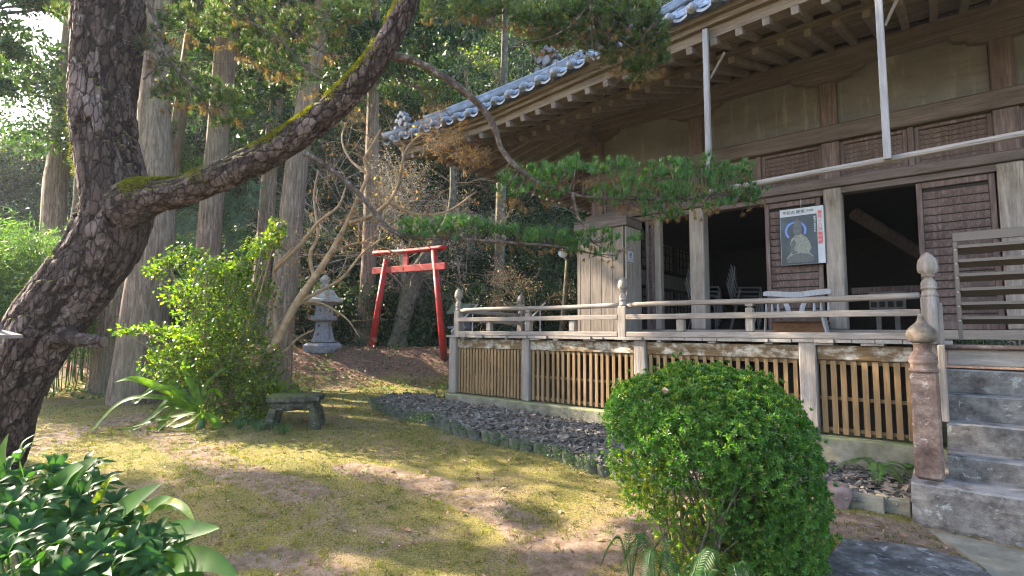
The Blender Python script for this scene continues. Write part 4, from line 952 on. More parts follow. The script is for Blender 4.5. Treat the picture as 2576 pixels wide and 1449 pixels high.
# ------------------------------------------------------------------ pine tree
def bark_tube(pts,rad,nseg,step,scale=(9,9,3.2),amp=.018,ell=1.0):
    P=np.array(pts,float); L=np.linalg.norm(np.diff(P,axis=0),axis=1).sum(); per=max(3,int(L/step/(len(P)-1))); Q=catm(np.c_[P,np.array(rad)[:,None]],per)
    C=Q[:,:3]; Rr=Q[:,3]; T=nrm(np.gradient(C,axis=0)); s=np.r_[0,np.cumsum(np.linalg.norm(np.diff(C,axis=0),axis=1))]
    Nv=nrm(np.cross(T[0],[0.1,1,0])); V=[];H=[]; ang=np.arange(nseg)*2*PI/nseg
    for i in range(len(C)):
        Nv=Nv-T[i]*(Nv@T[i]); Nv=Nv/np.linalg.norm(Nv); B=np.cross(T[i],Nv)
        for a in ang:
            ca,sa=math.cos(a),math.sin(a); rr=Rr[i]
            q=(ca*rr*scale[0],sa*rr*scale[1],s[i]*scale[2]); wq=noise.noise_vector((q[0]*.35,q[1]*.35,q[2]*.35)); q=(q[0]+wq[0]*.8,q[1]+wq[1]*.8,q[2]+wq[2]*.8)
            wf=noise.noise_vector((ca*rr*34,sa*rr*34,s[i]*17)); q=(q[0]+wf[0]*.2,q[1]+wf[1]*.2,q[2]+wf[2]*.2)
            dist,_=noise.voronoi(q); e=min(1,max(0,(dist[1]-dist[0])/.15)); cell=noise.cell(tuple(_[0]*3.7))
            q2=(q[0]*2.6,q[1]*2.6,q[2]*2.2); d2,_2=noise.voronoi(q2); e2=min(1,max(0,(d2[1]-d2[0])/.14)); c2=noise.cell(tuple(_2[0]*5.1))
            tn=noise.noise((q[0]*.8+7,q[1]*.8,q[2]*.8))*2.6; ter=(tn-math.floor(tn)); ter=min(1,ter*5)*.5+.5*(math.floor(tn)%2)
            hgt=e**.8*(.42+.30*cell)+.10*e2*(.4+c2)*e+.16*ter*e
            big=noise.noise((ca*1.3+5,sa*1.3,s[i]*1.4))
            V.append(C[i]+(Nv*ca+B*sa*ell)*(rr*(1+.10*big)+amp*(hgt-.5))); H.append(hgt)
    nr=len(C); F=[]
    i,j=np.meshgrid(np.arange(nr-1),np.arange(nseg),indexing='ij'); k=(j+1)%nseg; F=np.stack([i*nseg+j,i*nseg+k,(i+1)*nseg+k,(i+1)*nseg+j],-1).reshape(-1,4)
    return np.array(V),F,np.array(H)
def bark_obj(name,pts,rad,nseg,step,parent,**k):
    V,F,H=bark_tube(pts,rad,nseg,step,**k); o=link(name,V,F,M['pine_bark'],parent,smooth=True)
    at_=o.data.attributes.new('h','FLOAT','POINT'); at_.data.foreach_set('value',np.clip(H,0,1).astype(np.float32)); return o
PY=4.0; px=PY/1312/1.0
pb=at(-75,1240,PY); pb[2]=gz(pb)
PT=thing('pine_tree','old leaning pine with plated bark and mossy limbs arching over the yard','pine tree',pb)
tr=[(-95,1330,96),(-62,1220,88),(-22,1120,84),(14,1010,82),(66,905,82),(130,800,88),(206,705,88),(268,610,88),(292,520,88),(280,430,86),(266,340,83),(262,240,82),(268,120,86),(275,0,90),(272,-120,90),(262,-300,80),(240,-520,66),(230,-700,50)]
bark_obj('trunk',[at(x,y,PY) for x,y,w_ in tr],[w_*px*.88 for x,y,w_ in tr],170,.0095,PT,amp=.040,scale=(8.5,8.5,2.6))
br=[(300,535,62),(350,505,58),(400,492,45),(460,482,40),(560,442,39),(680,385,38),(780,320,38),(860,252,35),(930,175,32),(985,90,30),(1025,10,29),(1055,-70,27),(1090,-200,24)]
bark_obj('main_limb',[at(x,y,3.98-.0002*x) for x,y,w_ in br],[w_*px*.92 for x,y,w_ in br],110,.011,PT,amp=.022,scale=(13,13,6))
o_=bark_obj('broken_stub',[at(140,835,PY-.02),at(180,850,PY-.15),at(222,858,PY-.22),at(262,860,PY-.24)],[.11,.062,.046,.041],44,.012,PT,amp=.016,scale=(14,14,9)); o_.data.materials[0]=M['pine_dry']
MB().ball(at(263,860,PY-.24),.040,14,8,(.25,1,1)).build('stub_end',M['cedar'],PT,smooth=True)
def limb(px_,rs,nm,Y0,Y1,seg=12):
    n=len(px_); P=[at(x,y,Y0+(Y1-Y0)*i/(n-1)) for i,(x,y) in enumerate(px_)]; C=catm(P,6); R_=np.interp(np.linspace(0,1,len(C)),np.linspace(0,1,n),rs)*px*.76
    R_=R_*(1+.10*np.array([noise.noise(tuple(q*9)) for q in C]))
    return MB().tube(C,R_,seg).build(nm,M['twig'],PT,smooth=True),C
lb,LC1=limb([(985,140),(1045,155),(1110,190),(1160,225),(1210,268),(1243,320),(1262,375),(1300,420),(1350,458),(1400,475),(1450,490),(1500,498)],[16,13,12,12,11.5,11,9,9,8,7,6,4],'branch',3.85,4.25)
lb,LC2=limb([(765,385),(800,405),(850,440),(905,490),(950,545),(985,580),(1040,598),(1120,600),(1200,604),(1300,612),(1400,620),(1500,640)],[11,9,8.5,8.5,8.5,8,7,6,5.5,5,4,3],'branch',3.85,4.35)
lb,LC3=limb([(1440,488),(1452,540),(1470,570),(1490,610)],[6,5,4.5,3],'branch',4.2,4.3)
lb,LC4=limb([(1500,498),(1600,500),(1700,500),(1800,492),(1880,485)],[5,4.5,4,3,2],'branch',4.25,4.35)
thin=[([(345,-70),(367,0),(395,60),(413,127),(455,185),(500,233),(525,280),(540,312)],[8,7.5,7,6,5,4,3.5,2.5],3.95,3.9),
([(413,130),(395,165),(360,200)],[4.5,3.5,3],3.95,3.95),
([(520,-60),(580,15),(640,62),(700,95),(735,135),(780,180),(830,215)],[7,6.5,6,5.5,4.5,4,3],4.3,4.2),
([(600,-40),(650,15),(700,55),(760,95),(800,125),(870,145)],[4.5,4,4,3.5,3,2.5],4.4,4.3),
([(700,-40),(760,5),(830,40)],[3,2.5,2],4.4,4.3),
([(1470,-80),(1482,0),(1492,60),(1508,133)],[6,5,4,3],4.0,4.1),
([(1482,10),(1440,60),(1380,95),(1300,110)],[3.5,3,2.5,2],4.0,4.1),([(1490,40),(1540,90),(1600,130),(1625,180)],[3.5,3,2.5,2],4.05,4.15),([(1240,-40),(1243,10),(1245,60)],[3,2.5,2],4.3,4.3),
([(970,180),(1035,215),(1090,250),(1105,262)],[3.2,2.6,2,1.5],3.9,4.1),([(1470,-60),(1560,20),(1640,60)],[3,2.5,1.5],4.1,4.2)]
TC=[]
for a,r_,y0,y1 in thin: o_,C_=limb(a,r_,'branch',y0,y1,8); TC.append(C_)
def tufts(C,D,n_need,L,spread,wn=.0018):
    """needle tufts at C pointing along D"""
    n=len(C); k=n_need; Cc=np.repeat(C,k,0); Dd=np.repeat(nrm(D),k,0)
    off=rng.uniform(0,.5,n*k)[:,None]*Dd*L*.55; dd=nrm(Dd+rng.normal(0,spread,(n*k,3))); base=Cc+off; tip=base+dd*L*rng.uniform(.7,1.1,(n*k,1))
    s=nrm(np.cross(dd,rng.normal(size=(n*k,3))))*wn
    V=np.stack([base-s,base+s,tip],1).reshape(-1,3); F=np.arange(n*k*3).reshape(-1,3); return V,F
def padpts(pads,dens):
    P=[];Wt=[]
    for cx_,cy_,rx,ry,Y in pads:
        n=int(dens*rx*ry/100); a=rng.uniform(0,2*PI,n); r_=np.sqrt(rng.random(n)); x=cx_+rx*r_*np.cos(a); y=cy_+ry*r_*np.sin(a); dY=rng.normal(0,.38*rx*px*1.2,n)
        for q in range(n): P.append(at(x[q],y[q],Y+max(-.35,min(.35,dY[q])))); Wt.append((y[q]-cy_)/ry)
    return np.array(P),np.array(Wt)
padsR=[(1290,470,55,32,4.2),(1340,485,90,35,4.25),(1400,440,60,30,4.15),(1465,430,70,30,4.25),(1540,425,55,26,4.3),(1600,445,75,30,4.3),(1680,440,70,32,4.3),(1745,440,60,34,4.3),(1810,445,50,30,4.3),(1860,455,45,30,4.35),(1895,485,38,24,4.35),(1640,490,110,34,4.3),(1760,495,100,32,4.3),(1850,510,60,24,4.35),(1700,530,90,20,4.3),(1560,500,80,30,4.3),(1660,550,50,14,4.35),(1310,440,40,20,4.2),(1777,405,12,22,4.3),(1880,430,16,18,4.35)]
padsL=[(1035,585,35,22,4.1),(1080,572,55,20,4.15),(1130,570,60,22,4.2),(1190,580,60,22,4.2),(1090,600,70,18,4.15),(1240,590,55,20,4.25),(1300,600,60,22,4.3),(1370,606,60,24,4.3),(1440,612,60,24,4.3),(1500,600,45,22,4.3),(1570,612,48,16,4.3),(1010,600,18,12,4.1),(1530,640,40,10,4.3),(1470,635,50,12,4.3),(1540,662,14,9,4.3)]
def pad_build(pads,dens,nn_,nm,matg,L=.072,up=1.0,deadf=.5,sp=.36,wn=.0019):
    P,wt=padpts(pads,dens); outd=rng.normal(0,.55,(len(P),3)); outd[:,2]=np.abs(outd[:,2])*.6+up; 
    green=rng.random(len(P))>np.clip((wt-.25)*1.3,0,.9)*deadf/.35*1.0
    leafobj(nm,[tufts(P[green],outd[green],nn_,L,sp,wn)],M[matg],PT)
    dead=~green; dd=rng.normal(0,.5,(dead.sum(),3)); dd[:,2]-=.8
    if dead.sum()>3: leafobj('dead_needles',[tufts(P[dead]-np.array([0,0,.015]),dd,int(nn_*.7),L*.8,.45,wn*.85)],M['needle_d'],PT)
    return P,wt
PR,wr=pad_build(padsR,2.3,48,'needle_pad','needle'); PL,wl=pad_build(padsL,2.3,48,'needle_pad','needle')
padsT=[(1180,20,60,30,4.4),(1260,30,60,35,4.4),(1350,45,70,40,4.2),(1420,70,60,40,4.2),(1500,50,80,45,4.2),(1560,90,60,50,4.2),(1600,40,60,40,4.2),(1640,90,45,50,4.2),(1650,150,35,35,4.2),(1610,170,40,25,4.2),(1560,150,50,30,4.2),(1500,120,50,25,4.2),(1470,20,90,30,4.2),(1600,200,20,12,4.2),(1380,110,50,20,4.2)]
padsU=[(385,120,35,50,4.0),(430,190,50,45,4.0),(480,230,60,45,4.0),(540,240,50,40,3.95),(570,270,40,30,3.95),(560,310,35,18,3.9),(420,250,50,25,4.0),(600,290,22,22,3.95),(450,60,60,50,4.1),(560,70,70,50,4.3),(640,110,70,50,4.3),(720,150,70,50,4.3),(600,20,90,30,4.3),(740,60,80,45,4.4),(820,110,60,40,4.4),(850,40,60,40,4.4),(780,210,45,30,4.3),(900,20,50,30,4.4),(1090,30,40,30,4.4),(1095,240,50,30,4.1),(990,230,40,25,4.1),(905,270,35,20,4.2),(160,40,40,30,4.3)]
pad_build(padsT,6.5,44,'needle_pad','needle_u',.07,.35,.6,.4); pad_build(padsU,2.6,38,'needle_pad','needle_u',.07,.35,.6,.4)
# moss cushions on the upper side of the limb and the sunny flank of the trunk
Lc=catm([at(x,y,3.98-.0002*x) for x,y,w_ in br],14); Lw=catm([[w_*px*.92,0,0] for x,y,w_ in br],14)[:,0]
Pm=[];Nm=[]
for i in range(14,len(Lc)-30):
    den=float(np.interp(i/len(Lc),[.1,.25,.5,.75,.9],[1,1,.8,.35,.2])); t_=nrm(Lc[min(i+1,len(Lc)-1)]-Lc[i-1]); sd_=nrm(np.cross(t_,[0,0,1])); up_=np.cross(sd_,t_)
    for q in range(int(420*den)):
        a=rng.normal(0,.62)+.12; n_=up_*math.cos(a)+sd_*math.sin(a); p=Lc[i]+t_*rng.uniform(-.02,.02)+n_*(Lw[i]+.004)
        if noise.noise(tuple(p*4))>-.25+abs(a)*.2: Pm.append(p);Nm.append(n_)
Tc=catm([at(x,y,PY) for x,y,w_ in tr],14); Tw=catm([[w_*px*.88,0,0] for x,y,w_ in tr],14)[:,0]
for i in range(20,len(Tc)-40):
    t_=nrm(Tc[i+1]-Tc[i-1]); n0=nrm(np.cross(t_,np.cross([-1,.35,.5],t_)))
    for q in range(200):
        a=rng.normal(0,.34); n_=nrm(n0+np.cross(t_,n0)*math.tan(max(-1.2,min(1.2,a)))); p=Tc[i]+t_*rng.uniform(-.03,.03)+n_*(Tw[i]+.012)
        if noise.noise(tuple(p*2.6+9))>.02: Pm.append(p);Nm.append(n_)
Pm=np.array(Pm);Nm=np.array(Nm); leafobj('moss',[leafmesh(Pm,Nm+rng.normal(0,.5,Nm.shape),rdir(len(Pm)),rng.uniform(.008,.02,len(Pm)),.006,.1,False)],M['moss'],PT)
# fine twigs carrying the pads
tw=MB()
def nearest(C,p): return C[np.argmin(((C-p)**2).sum(1))]
allC=np.vstack([LC1,LC2,LC3,LC4]+TC)
for Pset,st in ((PR,6),(PL,6)):
    for p in Pset[::st]:
        q=nearest(allC,p); d_=p-q
        if np.linalg.norm(d_)<.9: m_=q+d_*.5+rng.normal(0,.03,3)+np.array([0,0,-.03]); tw.tube([q,m_,p],[.006,.004,.0025],4,cap=False)
for C in TC:
    for i in range(2,len(C)-1,2): twigs(tw,C[i],nrm(rng.normal(0,1,3)*[1,.6,.7]+[.1,0,-.1]),rng.uniform(.18,.38),.004,2,.6,3,(2,3),.4,.03,.0015)
tw.build('twigs',M['twig'],PT,recalc=False)
# needle crown above the picture, shades the yard
cp=[]
for cx_,cy_,cz_,r_ in ((-3.2,4.0,5.6,.8),(-1.9,4.6,5.4,.7),(-3.9,3.4,6.2,.9),(-2.6,3.6,6.6,.9),(-1.0,4.0,4.7,.45)):
    n=260; cp.append(np.array([cx_,cy_,cz_])+rdir(n)*np.array([r_,r_,r_*.35])*rng.random((n,1))**.4)
cp=np.vstack(cp); leafobj('needle_crown',[tufts(cp,rdir(len(cp),1.),26,.08,.4,.002)],M['needle'],PT)
# ------------------------------------------------------------------ cedars
CG='tall cedars at the foot of the hill'
def cedar(pts,Y,label,lean=None,crown=True,mat='cedar',ht=15,nm='cedar_tree',cat='cedar',grp=CG,flare=1.5):
    """pts: (x,y,width px) top..bottom"""
    s=Y/1312; P=[at(x,y,Y) for x,y,w_ in pts]; R_=[w_*s/2 for x,y,w_ in pts]
    b=P[-1].copy(); zg=gz(b)-.15; d=nrm(P[-1]-P[-2]); b=P[-1]+d*max(0,(P[-1][2]-zg)); 
    t=nrm(P[0]-P[1]); tp=[P[0]+t*(ht*.35),P[0]+t*ht*.35+np.array([0,0,ht*.5])]
    PP=[tp[1],tp[0]]+P+[P[-1]+d*max(0.1,(P[-1][2]-zg)*.75),b]; RR=[R_[0]*.25,R_[0]*.65]+R_+[R_[-1]*1.12,R_[-1]*flare]
    PP=PP[::-1];RR=RR[::-1]; C=catm(np.c_[np.array(PP),np.array(RR)],10)
    o=thing(nm,label,cat,(b[0],b[1],gz(b)),group=grp)
    seg=40; V=[]; T_=nrm(np.gradient(C[:,:3],axis=0)); Nv=nrm(np.cross(T_[0],[0.1,1,0]))
    for i in range(len(C)):
        Nv=nrm(Nv-T_[i]*(Nv@T_[i])); B=np.cross(T_[i],Nv)
        for j in range(seg):
            a=j*2*PI/seg; but=max(0,1-(C[i,2]-zg)/1.3); n1=noise.noise((math.cos(a)*2.2+Y,math.sin(a)*2.2,C[i,2]*.15)); n2=noise.noise((math.cos(a)*9+Y,math.sin(a)*9,C[i,2]*.5))
            V.append(C[i,:3]+(Nv*math.cos(a)+B*math.sin(a))*C[i,3]*(1+(.10+.30*but)*n1+.06*n2))
    nr=len(C); i,j=np.meshgrid(np.arange(nr-1),np.arange(seg),indexing='ij'); k=(j+1)%seg
    link('trunk',np.array(V),np.stack([i*seg+j,i*seg+k,(i+1)*seg+k,(i+1)*seg+j],-1).reshape(-1,4),M[mat],o,smooth=True)
    if crown:
        top=tp[1]; parts=[]
        for q in range(26):
            f=rng.uniform(0,1); c=tp[0]*.15+tp[1]*.85 if False else P[0]+(top-P[0])*(.25+.8*f)
            a=rng.uniform(0,2*PI); rr=(1-f)*2.7+.3; parts.append(blob(c+np.array([math.cos(a)*rr,math.sin(a)*rr,-.2]),(1.1,1.1,.6),420,.4,.26,.11))  # crown spread widened above the view so its shade covers the temple lattice
        leafobj('crown',parts,M['forest'],o)
    return o
cedar([(395,150,70),(388,300,74),(385,600,92),(366,760,100),(350,900,108)],9.6,'largest split cedar trunk behind the leaning pine, its bark peeling',flare=1.05)
cedar([(300,560,60),(292,700,66),(285,850,72),(280,930,78)],11.2,'cedar half hidden between the pine and the largest cedar',flare=1.4)
cedar([(176,60,30),(160,250,40),(148,400,46),(140,460,50),(132,600,52)],13.5,'slightly leaning cedar left of the pine, standing behind the bamboo')
cedar([(470,150,26),(456,260,30),(440,360,34),(428,440,38),(405,640,42)],13.2,'narrow leaning cedar just right of the largest cedar')
cedar([(582,20,50),(568,140,52),(550,330,50),(540,430,52),(522,640,54),(515,760,58)],12.2,'pale barked cedar rising behind the middle of the mossy limb')
cedar([(705,150,24),(697,240,28),(686,330,32),(672,520,36)],14.2,'thin forked cedar above the mossy limb with light on its left edge')
cedar([(760,330,52),(742,450,56),(728,600,60),(712,740,64),(702,830,68)],11.4,'leaning cedar behind the bare tree, left of the stone lantern',flare=1.3)
cedar([(935,400,34),(931,560,36),(926,700,37),(920,790,42)],14.8,'reddish brown cedar behind the left leg of the red gate',flare=1.3)
cedar([(1262,420,24),(1258,600,26),(1254,700,28),(1250,790,32)],16.0,'dark slender trunk on the bank behind the railing corner',crown=False,mat='darkbark',flare=1.3)
cedar([(1075,640,30),(1048,690,40),(1030,740,42),(1012,820,40),(1002,870,48)],14.6,'crooked dark trunk with a broken limb inside the red gate',crown=False,mat='darkbark',ht=4,nm='crooked_tree',cat='tree',grp=None,flare=1.4)
for (x,y,Y,lb) in ((-420,700,15,'cedar beyond the left edge, nearest the bamboo'),(-900,700,13,'cedar beyond the left edge, far from the yard')):
    pass
# ------------------------------------------------------------------ forest mass on the hill
parts=[];partsy=[]
def fsize(d): return np.interp(d,[13,20,40],[.095,.15,.28])
cand=0
for it in range(10500):
    y=rng.uniform(14.6,46)**1; x=rng.uniform(-1.25*y-3,.75*y+4)
    if rng.random()>(.9 if y<26 else .55): continue
    # keep the gap of sky at the upper left open
    zg_=gz((x,y)); az=x/y; zmax=1.6+y*(.40 if az<-.86 else (.44+ (az+.86)*2.0 if az<-.74 else 9))
    # out of sight behind the hall
    uu=-(x*dX[0]+y*dX[1]); vv_=x*dV[0]+y*dV[1]
    if uu<8.2 and vv_>5 and vv_<15.5: continue
    if uu<6 and vv_>5: 
        # behind the roof: only what rises above it
        if rng.random()<.75: continue
    hh=rng.uniform(.2,3.2) if y<20 else rng.uniform(.5,7.5)
    if y<16.2: hh=rng.uniform(.1,1.4)
    if az<-.74 and zg_+hh+1>zmax: hh=max(.2,zmax-zg_-1.3)
    if zg_>zmax: continue
    if (zg_-1.6)/y>.85: continue
    r_=rng.uniform(.6,1.35)*(1 if y>20 else .75); s=float(fsize(y)); n=int(min(420,2.2*(r_**2)*4*3.14*.55/(s*s*.5)*.5))
    vis=1 
    pr=blob((x,y,zg_+hh),(r_,r_*.8,r_*.8),n,.5,s,s*.55,shell=.7)
    # upper slope carries more yellow green growth
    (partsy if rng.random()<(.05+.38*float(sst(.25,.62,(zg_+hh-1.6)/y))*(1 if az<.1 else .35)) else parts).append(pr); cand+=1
print('forest blobs',cand,sum(len(p[1]) for p in parts+partsy))
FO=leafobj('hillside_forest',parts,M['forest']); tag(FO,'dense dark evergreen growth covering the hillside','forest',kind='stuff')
FY=leafobj('hillside_forest',partsy,M['forest_y']); tag(FY,'yellow green growth on the upper hillside','forest',kind='stuff')
# low ferns and grass at the foot of the hill
P=[];n=2600
xx=rng.uniform(-13,3,n); yy=rng.uniform(13.6,17,n); keep=((yy>15.2)|(rng.random(n)<.12)); xx,yy=xx[keep],yy[keep]; zz=g(xx,yy); D=rdir(len(xx),1.2)
Vs=[]
for k in range(7):
    dd=nrm(D+rng.normal(0,.5,D.shape)); Vs.append(leafmesh(np.c_[xx,yy,zz],dd,nrm(rng.normal(0,1,D.shape)),rng.uniform(.25,.55,len(xx)),.03,.1,False))
tag(leafobj('ground_cover',Vs,M['forest']),'long dark grass and ferns along the foot of the hill','ground cover',kind='stuff')
# ------------------------------------------------------------------ bare trees on the slope
def bare(label,x,y,Y,h,mat,lean,grp,depth=4,nm='bare_tree',r=None,leafy=False,parent=None,main=None,kids=(2,4),spread=.6):
    b=at(x,y,Y); b[2]=gz(b); o=thing(nm,label,'bare tree',b,group=grp)
    mb=MB(); r=r or h*.015; tips=[]
    P=[b-np.array([0,0,.1])]; d=nrm(np.array([lean,0.0,1.0]))
    n=7
    for i in range(n): d=nrm(d+rng.normal(0,.13,3)*[1,.5,.3]+[0,0,.05]); P.append(P[-1]+d*h*.6/n)
    MB().tube(catm(P,3),np.linspace(r,r*.5,3*n+1),9).build('trunk',M[mat],o,smooth=True)
    for i in range(2,n+1):
        for q in range(rng.integers(1,3)): twigs(mb,P[i],nrm(d+rng.normal(0,.75,3)*[1,.7,.8]),h*rng.uniform(.28,.5),r*.38,depth-1,spread,5,kids,.35,.0,.004 if Y>12 else .0025,tips)
    mb.build('branches',M[mat],o,recalc=False)
    if leafy and tips:
        C=np.array([t[0] for t in tips]); C=np.repeat(C,3,0)+rng.normal(0,.08,(len(C)*3,3)); leafobj('dry_leaves',[leafmesh(C,rdir(len(C)),rdir(len(C)),.05,.035,.2,False)],M[leafy],o)
    return o
BT='bare trees on the slope'
bare('pale bare tree with wide twisting limbs between the red gate and the eaves',1030,800,15.2,5.2,'greybark',.05,BT,5,leafy='budleaf')
bare('bare tree with pinkish dry leaves behind the pine branch tips',1170,800,16.2,4.6,'greybark',-.1,BT,5,leafy='budleaf')
bare('small bare tree with orange dry leaves left of the globe lamp',1350,800,13.6,2.6,'barebark',-.25,BT,4,leafy='budleaf')
bare('bare tree with pale limbs just left of the eave corner',900,800,16.4,6.0,'greybark',.1,BT,5)
bare('bare white limbed tree rising behind the tiled roof ornament',1400,300,21,6.0,'greybark',.1,BT,5)
bare('crooked bare tree high on the slope right of the mossy limb',1130,420,22,6.2,'greybark',-.2,BT,5)
bare('slender bare trunk high on the slope beside the crooked one',1040,430,21,6.5,'barebark',.05,BT,4)
bare('bare tree on the upper slope behind the limb fork',900,420,20,6.0,'greybark',-.1,BT,4)
bare('thin bare tree on the upper slope above the pine branch',1250,350,23,6.5,'greybark',.15,BT,5)
bare('grey bare tree behind the forked cedar above the mossy limb',770,560,17,5.5,'greybark',.0,BT,4)
bare('leafless tangle of twigs at the left edge above the bamboo',40,560,10.5,2.2,'greybark',-.2,BT,5)
# leaning bare tree in the yard
LTp=[(598,1085),(628,1000),(660,915),(700,850),(745,765),(790,700),(830,640),(858,590)]
LY=8.0
b0=at(*LTp[0],LY); b0[2]=gz(b0); LT=thing('leaning_bare_tree','leafless leaning tree with peeling brown bark rising out of the yellow green bush','bare tree',b0)
sc=LY/1312
def yl(px_,rs,Y0,Y1,nm='branch'):
    n=len(px_); P=[at(x,y,Y0+(Y1-Y0)*i/(n-1)) for i,(x,y) in enumerate(px_)]; C=catm(P,5); R_=np.interp(np.linspace(0,1,len(C)),np.linspace(0,1,n),rs)*sc
    MB().tube(C,R_,9).build(nm,M['barebark'],LT,smooth=True); return C
c0=yl(LTp,[13,12,11,10.5,10,9,8,6.5],LY,LY,'trunk'); ybr=[c0]
for q in [([(858,590),(880,545),(900,500),(925,440),(918,400),(945,350),(958,325)],[6,5.5,5,4.5,4,3,2]),
 ([(880,560),(930,545),(975,510),(1000,470),(1010,420),(1018,385),(1040,350)],[6,5,5,4,3.5,3,2]),
 ([(1018,385),(1050,345),(1080,340),(1115,375),(1140,395)],[3,2.5,2,2,1.5]),
 ([(700,850),(690,790),(700,730),(690,680),(740,620)],[7,6,5,4,3]),([(690,680),(760,610),(800,560),(850,520),(870,470)],[5,5,4,3,2]),
 ([(745,765),(800,735),(860,700),(910,640),(960,600)],[5,4.5,4,3,2]),([(745,765),(800,760),(870,800),(905,850)],[4,3,2.5,1.5]),
 ([(790,700),(780,640),(800,590),(790,500),(800,430)],[5,4.5,4,3,2]),([(830,640),(870,620),(930,610),(1000,640)],[4,3,2.5,1.5]),
 ([(975,510),(1050,540),(1130,530),(1200,480)],[4,3.5,3,2]),([(660,915),(720,880),(750,850),(790,830)],[5,4,3,2]),
 ([(925,440),(880,400),(860,350),(870,310)],[4,3,2.5,2])]: ybr.append(yl(q[0],q[1],LY,LY+rng.uniform(-.5,.5)))
mb=MB(); tips=[]
for C in ybr:
    for i in range(3,len(C)):
        for _ in range(1):
            if (i>6 or C is not c0) and rng.random()<.5: twigs(mb,C[i],nrm(rng.normal(0,.8,3)+[.15,0,.35]),rng.uniform(.2,.45),.005,3,.6,4,(1,3),.4,0,.002,tips)
mb.build('twigs',M['barebark'],LT,recalc=False)
C=np.array([t[0] for t in tips])[::6]; leafobj('dry_leaves',[leafmesh(C,rdir(len(C),-1),rdir(len(C)),.06,.035,.2,True)],M['dryleaf'],LT)
# fine gold twigs in front of the eave corner
gt=at(1140,400,7.6); mb=MB(); tips=[]
for x,y in ((1060,345),(1085,350),(1110,370),(1135,380),(1150,395),(1120,400),(1165,400),(1095,345),(1075,360),(1140,360)):
    for _ in range(3): twigs(mb,at(x,y,7.7+rng.uniform(-.2,.2)),nrm([rng.uniform(.1,1),rng.uniform(-.3,.3),rng.uniform(-.35,.45)]),rng.uniform(.16,.34),.004,3,.5,4,(2,4),.4,.02,.0022,tips)
mb.build('twigs',M['barebark'],LT,recalc=False)
C=np.array([t[0] for t in tips]); leafobj('buds',[leafmesh(C,rdir(len(C)),rdir(len(C)),.022,.016,.2,True)],M['dryleaf'],LT)
# ------------------------------------------------------------------ evergreen tree overhanging at the upper left
eb=np.array([-9.6,7.2,0.]); eb[2]=gz(eb); ET=thing('evergreen_tree','dark evergreen whose leafy branches hang across the bright sky at the upper left','tree',eb)
MB().tube([eb-np.array([0,0,.2]),eb+np.array([.1,0,2.5]),eb+np.array([.5,.1,5]),eb+np.array([.8,.2,7.5])],[.26,.22,.17,.1],12).build('trunk',M['darkbark'],ET,smooth=True)
mb=MB(); lp=[]
for x,y,Y,r_ in ((-80,40,8,.6),(10,60,8,.4),(70,10,8.2,.35),(30,120,8,.30),(-10,210,7.8,.25),(150,20,8.5,.3),(-90,230,8,.5),(-60,-70,8,.7),(100,-70,8.4,.6),(180,-40,8.8,.6)):
    c=at(x,y,Y); mb.tube([eb+np.array([.6,.1,5.2]),(eb+np.array([.6,.1,5.2]))*.4+c*.6+np.array([0,0,.25]),c],[.06,.03,.012],6)
    for q in range(4): cc=c+rng.normal(0,r_*.45,3)*[1,1,.5]; lp.append(blob(cc,(r_*.6,r_*.6,r_*.22),130,.7,.085,.035,.3)); mb.tube([c,cc],[.010,.005],4)
mb.build('limbs',M['darkbark'],ET); leafobj('crown',lp,M['broad'],ET)
# offside trees whose shade dapples the yard
for k,(x,y,z,r_,lb) in enumerate(((-15.5,10.0,8.6,1.3,'broad evergreen standing beyond the left edge of the yard'),(-12.5,14.6,8.0,1.9,'tall evergreen on the bank beyond the left edge'),(-9.8,12.6,6.3,1.2,'evergreen on the bank behind the bamboo'))):
    b=np.array([x,y,gz((x,y))]); o=thing('evergreen_tree',lb,'tree',b); MB().tube([b-np.array([0,0,.2]),b+np.array([.2,0,(z-b[2])*.6]),np.array([x,y,z+.5])],[.24,.18,.08],10).build('trunk',M['darkbark'],o,smooth=True)
    lp=[]
    for q in range(16): lp.append(blob(np.array([x,y,z])+rng.normal(0,r_*.55,3)*[1,1,.7],(r_*.5,r_*.5,r_*.3),420,.6,.14,.07,.5))
    leafobj('crown',lp,M['broad'],o)
# ------------------------------------------------------------------ bamboo thicket
for k,(x,y,Y,h,w_,lb) in enumerate(((20,900,10.5,3.4,.9,'pale green bamboo clump at the left edge'),(105,880,11.5,3.3,.8,'pale green bamboo clump in front of the leaning cedar'),(190,900,12.0,2.6,.8,'low bamboo clump between the leaning cedar and the pine'),(-60,900,9.5,3.2,.9,'bamboo clump cut by the left edge'),(60,930,9.8,2.2,.8,'short feathery bamboo clump at the foot of the left edge growth'))):
    b=at(x,y,Y); b[2]=gz(b); o=thing('bamboo_clump',lb,'bamboo',b,group='bamboo clumps at the left'); st=MB(); C=[]
    for q in range(26):
        p=b+np.array([rng.normal(0,w_*.4),rng.normal(0,w_*.3),0]); p[2]=gz(p); hh=h*rng.uniform(.6,1.05); l_=rng.normal(0,.28,2); P=[p,p+[l_[0]*.3,l_[1]*.3,hh*.5],p+[l_[0],l_[1],hh*.85],p+[l_[0]*1.9,l_[1]*1.9,hh]]; K=catm(P,5); st.tube(K,np.linspace(.010,.003,len(K)),5)
        for t in range(5,len(K)):
            n=26; C.append(K[t]+rng.normal(0,.20,(n,3)))
    st.build('canes',M['weed'],o,smooth=True,recalc=False); C=np.vstack(C); D=rdir(len(C)); D[:,2]-=.5
    leafobj('leaves',[leafmesh(C,D,rdir(len(C),1.),rng.uniform(.11,.2,len(C)),.022,.1,False,.3)],M['bamboo'],o)
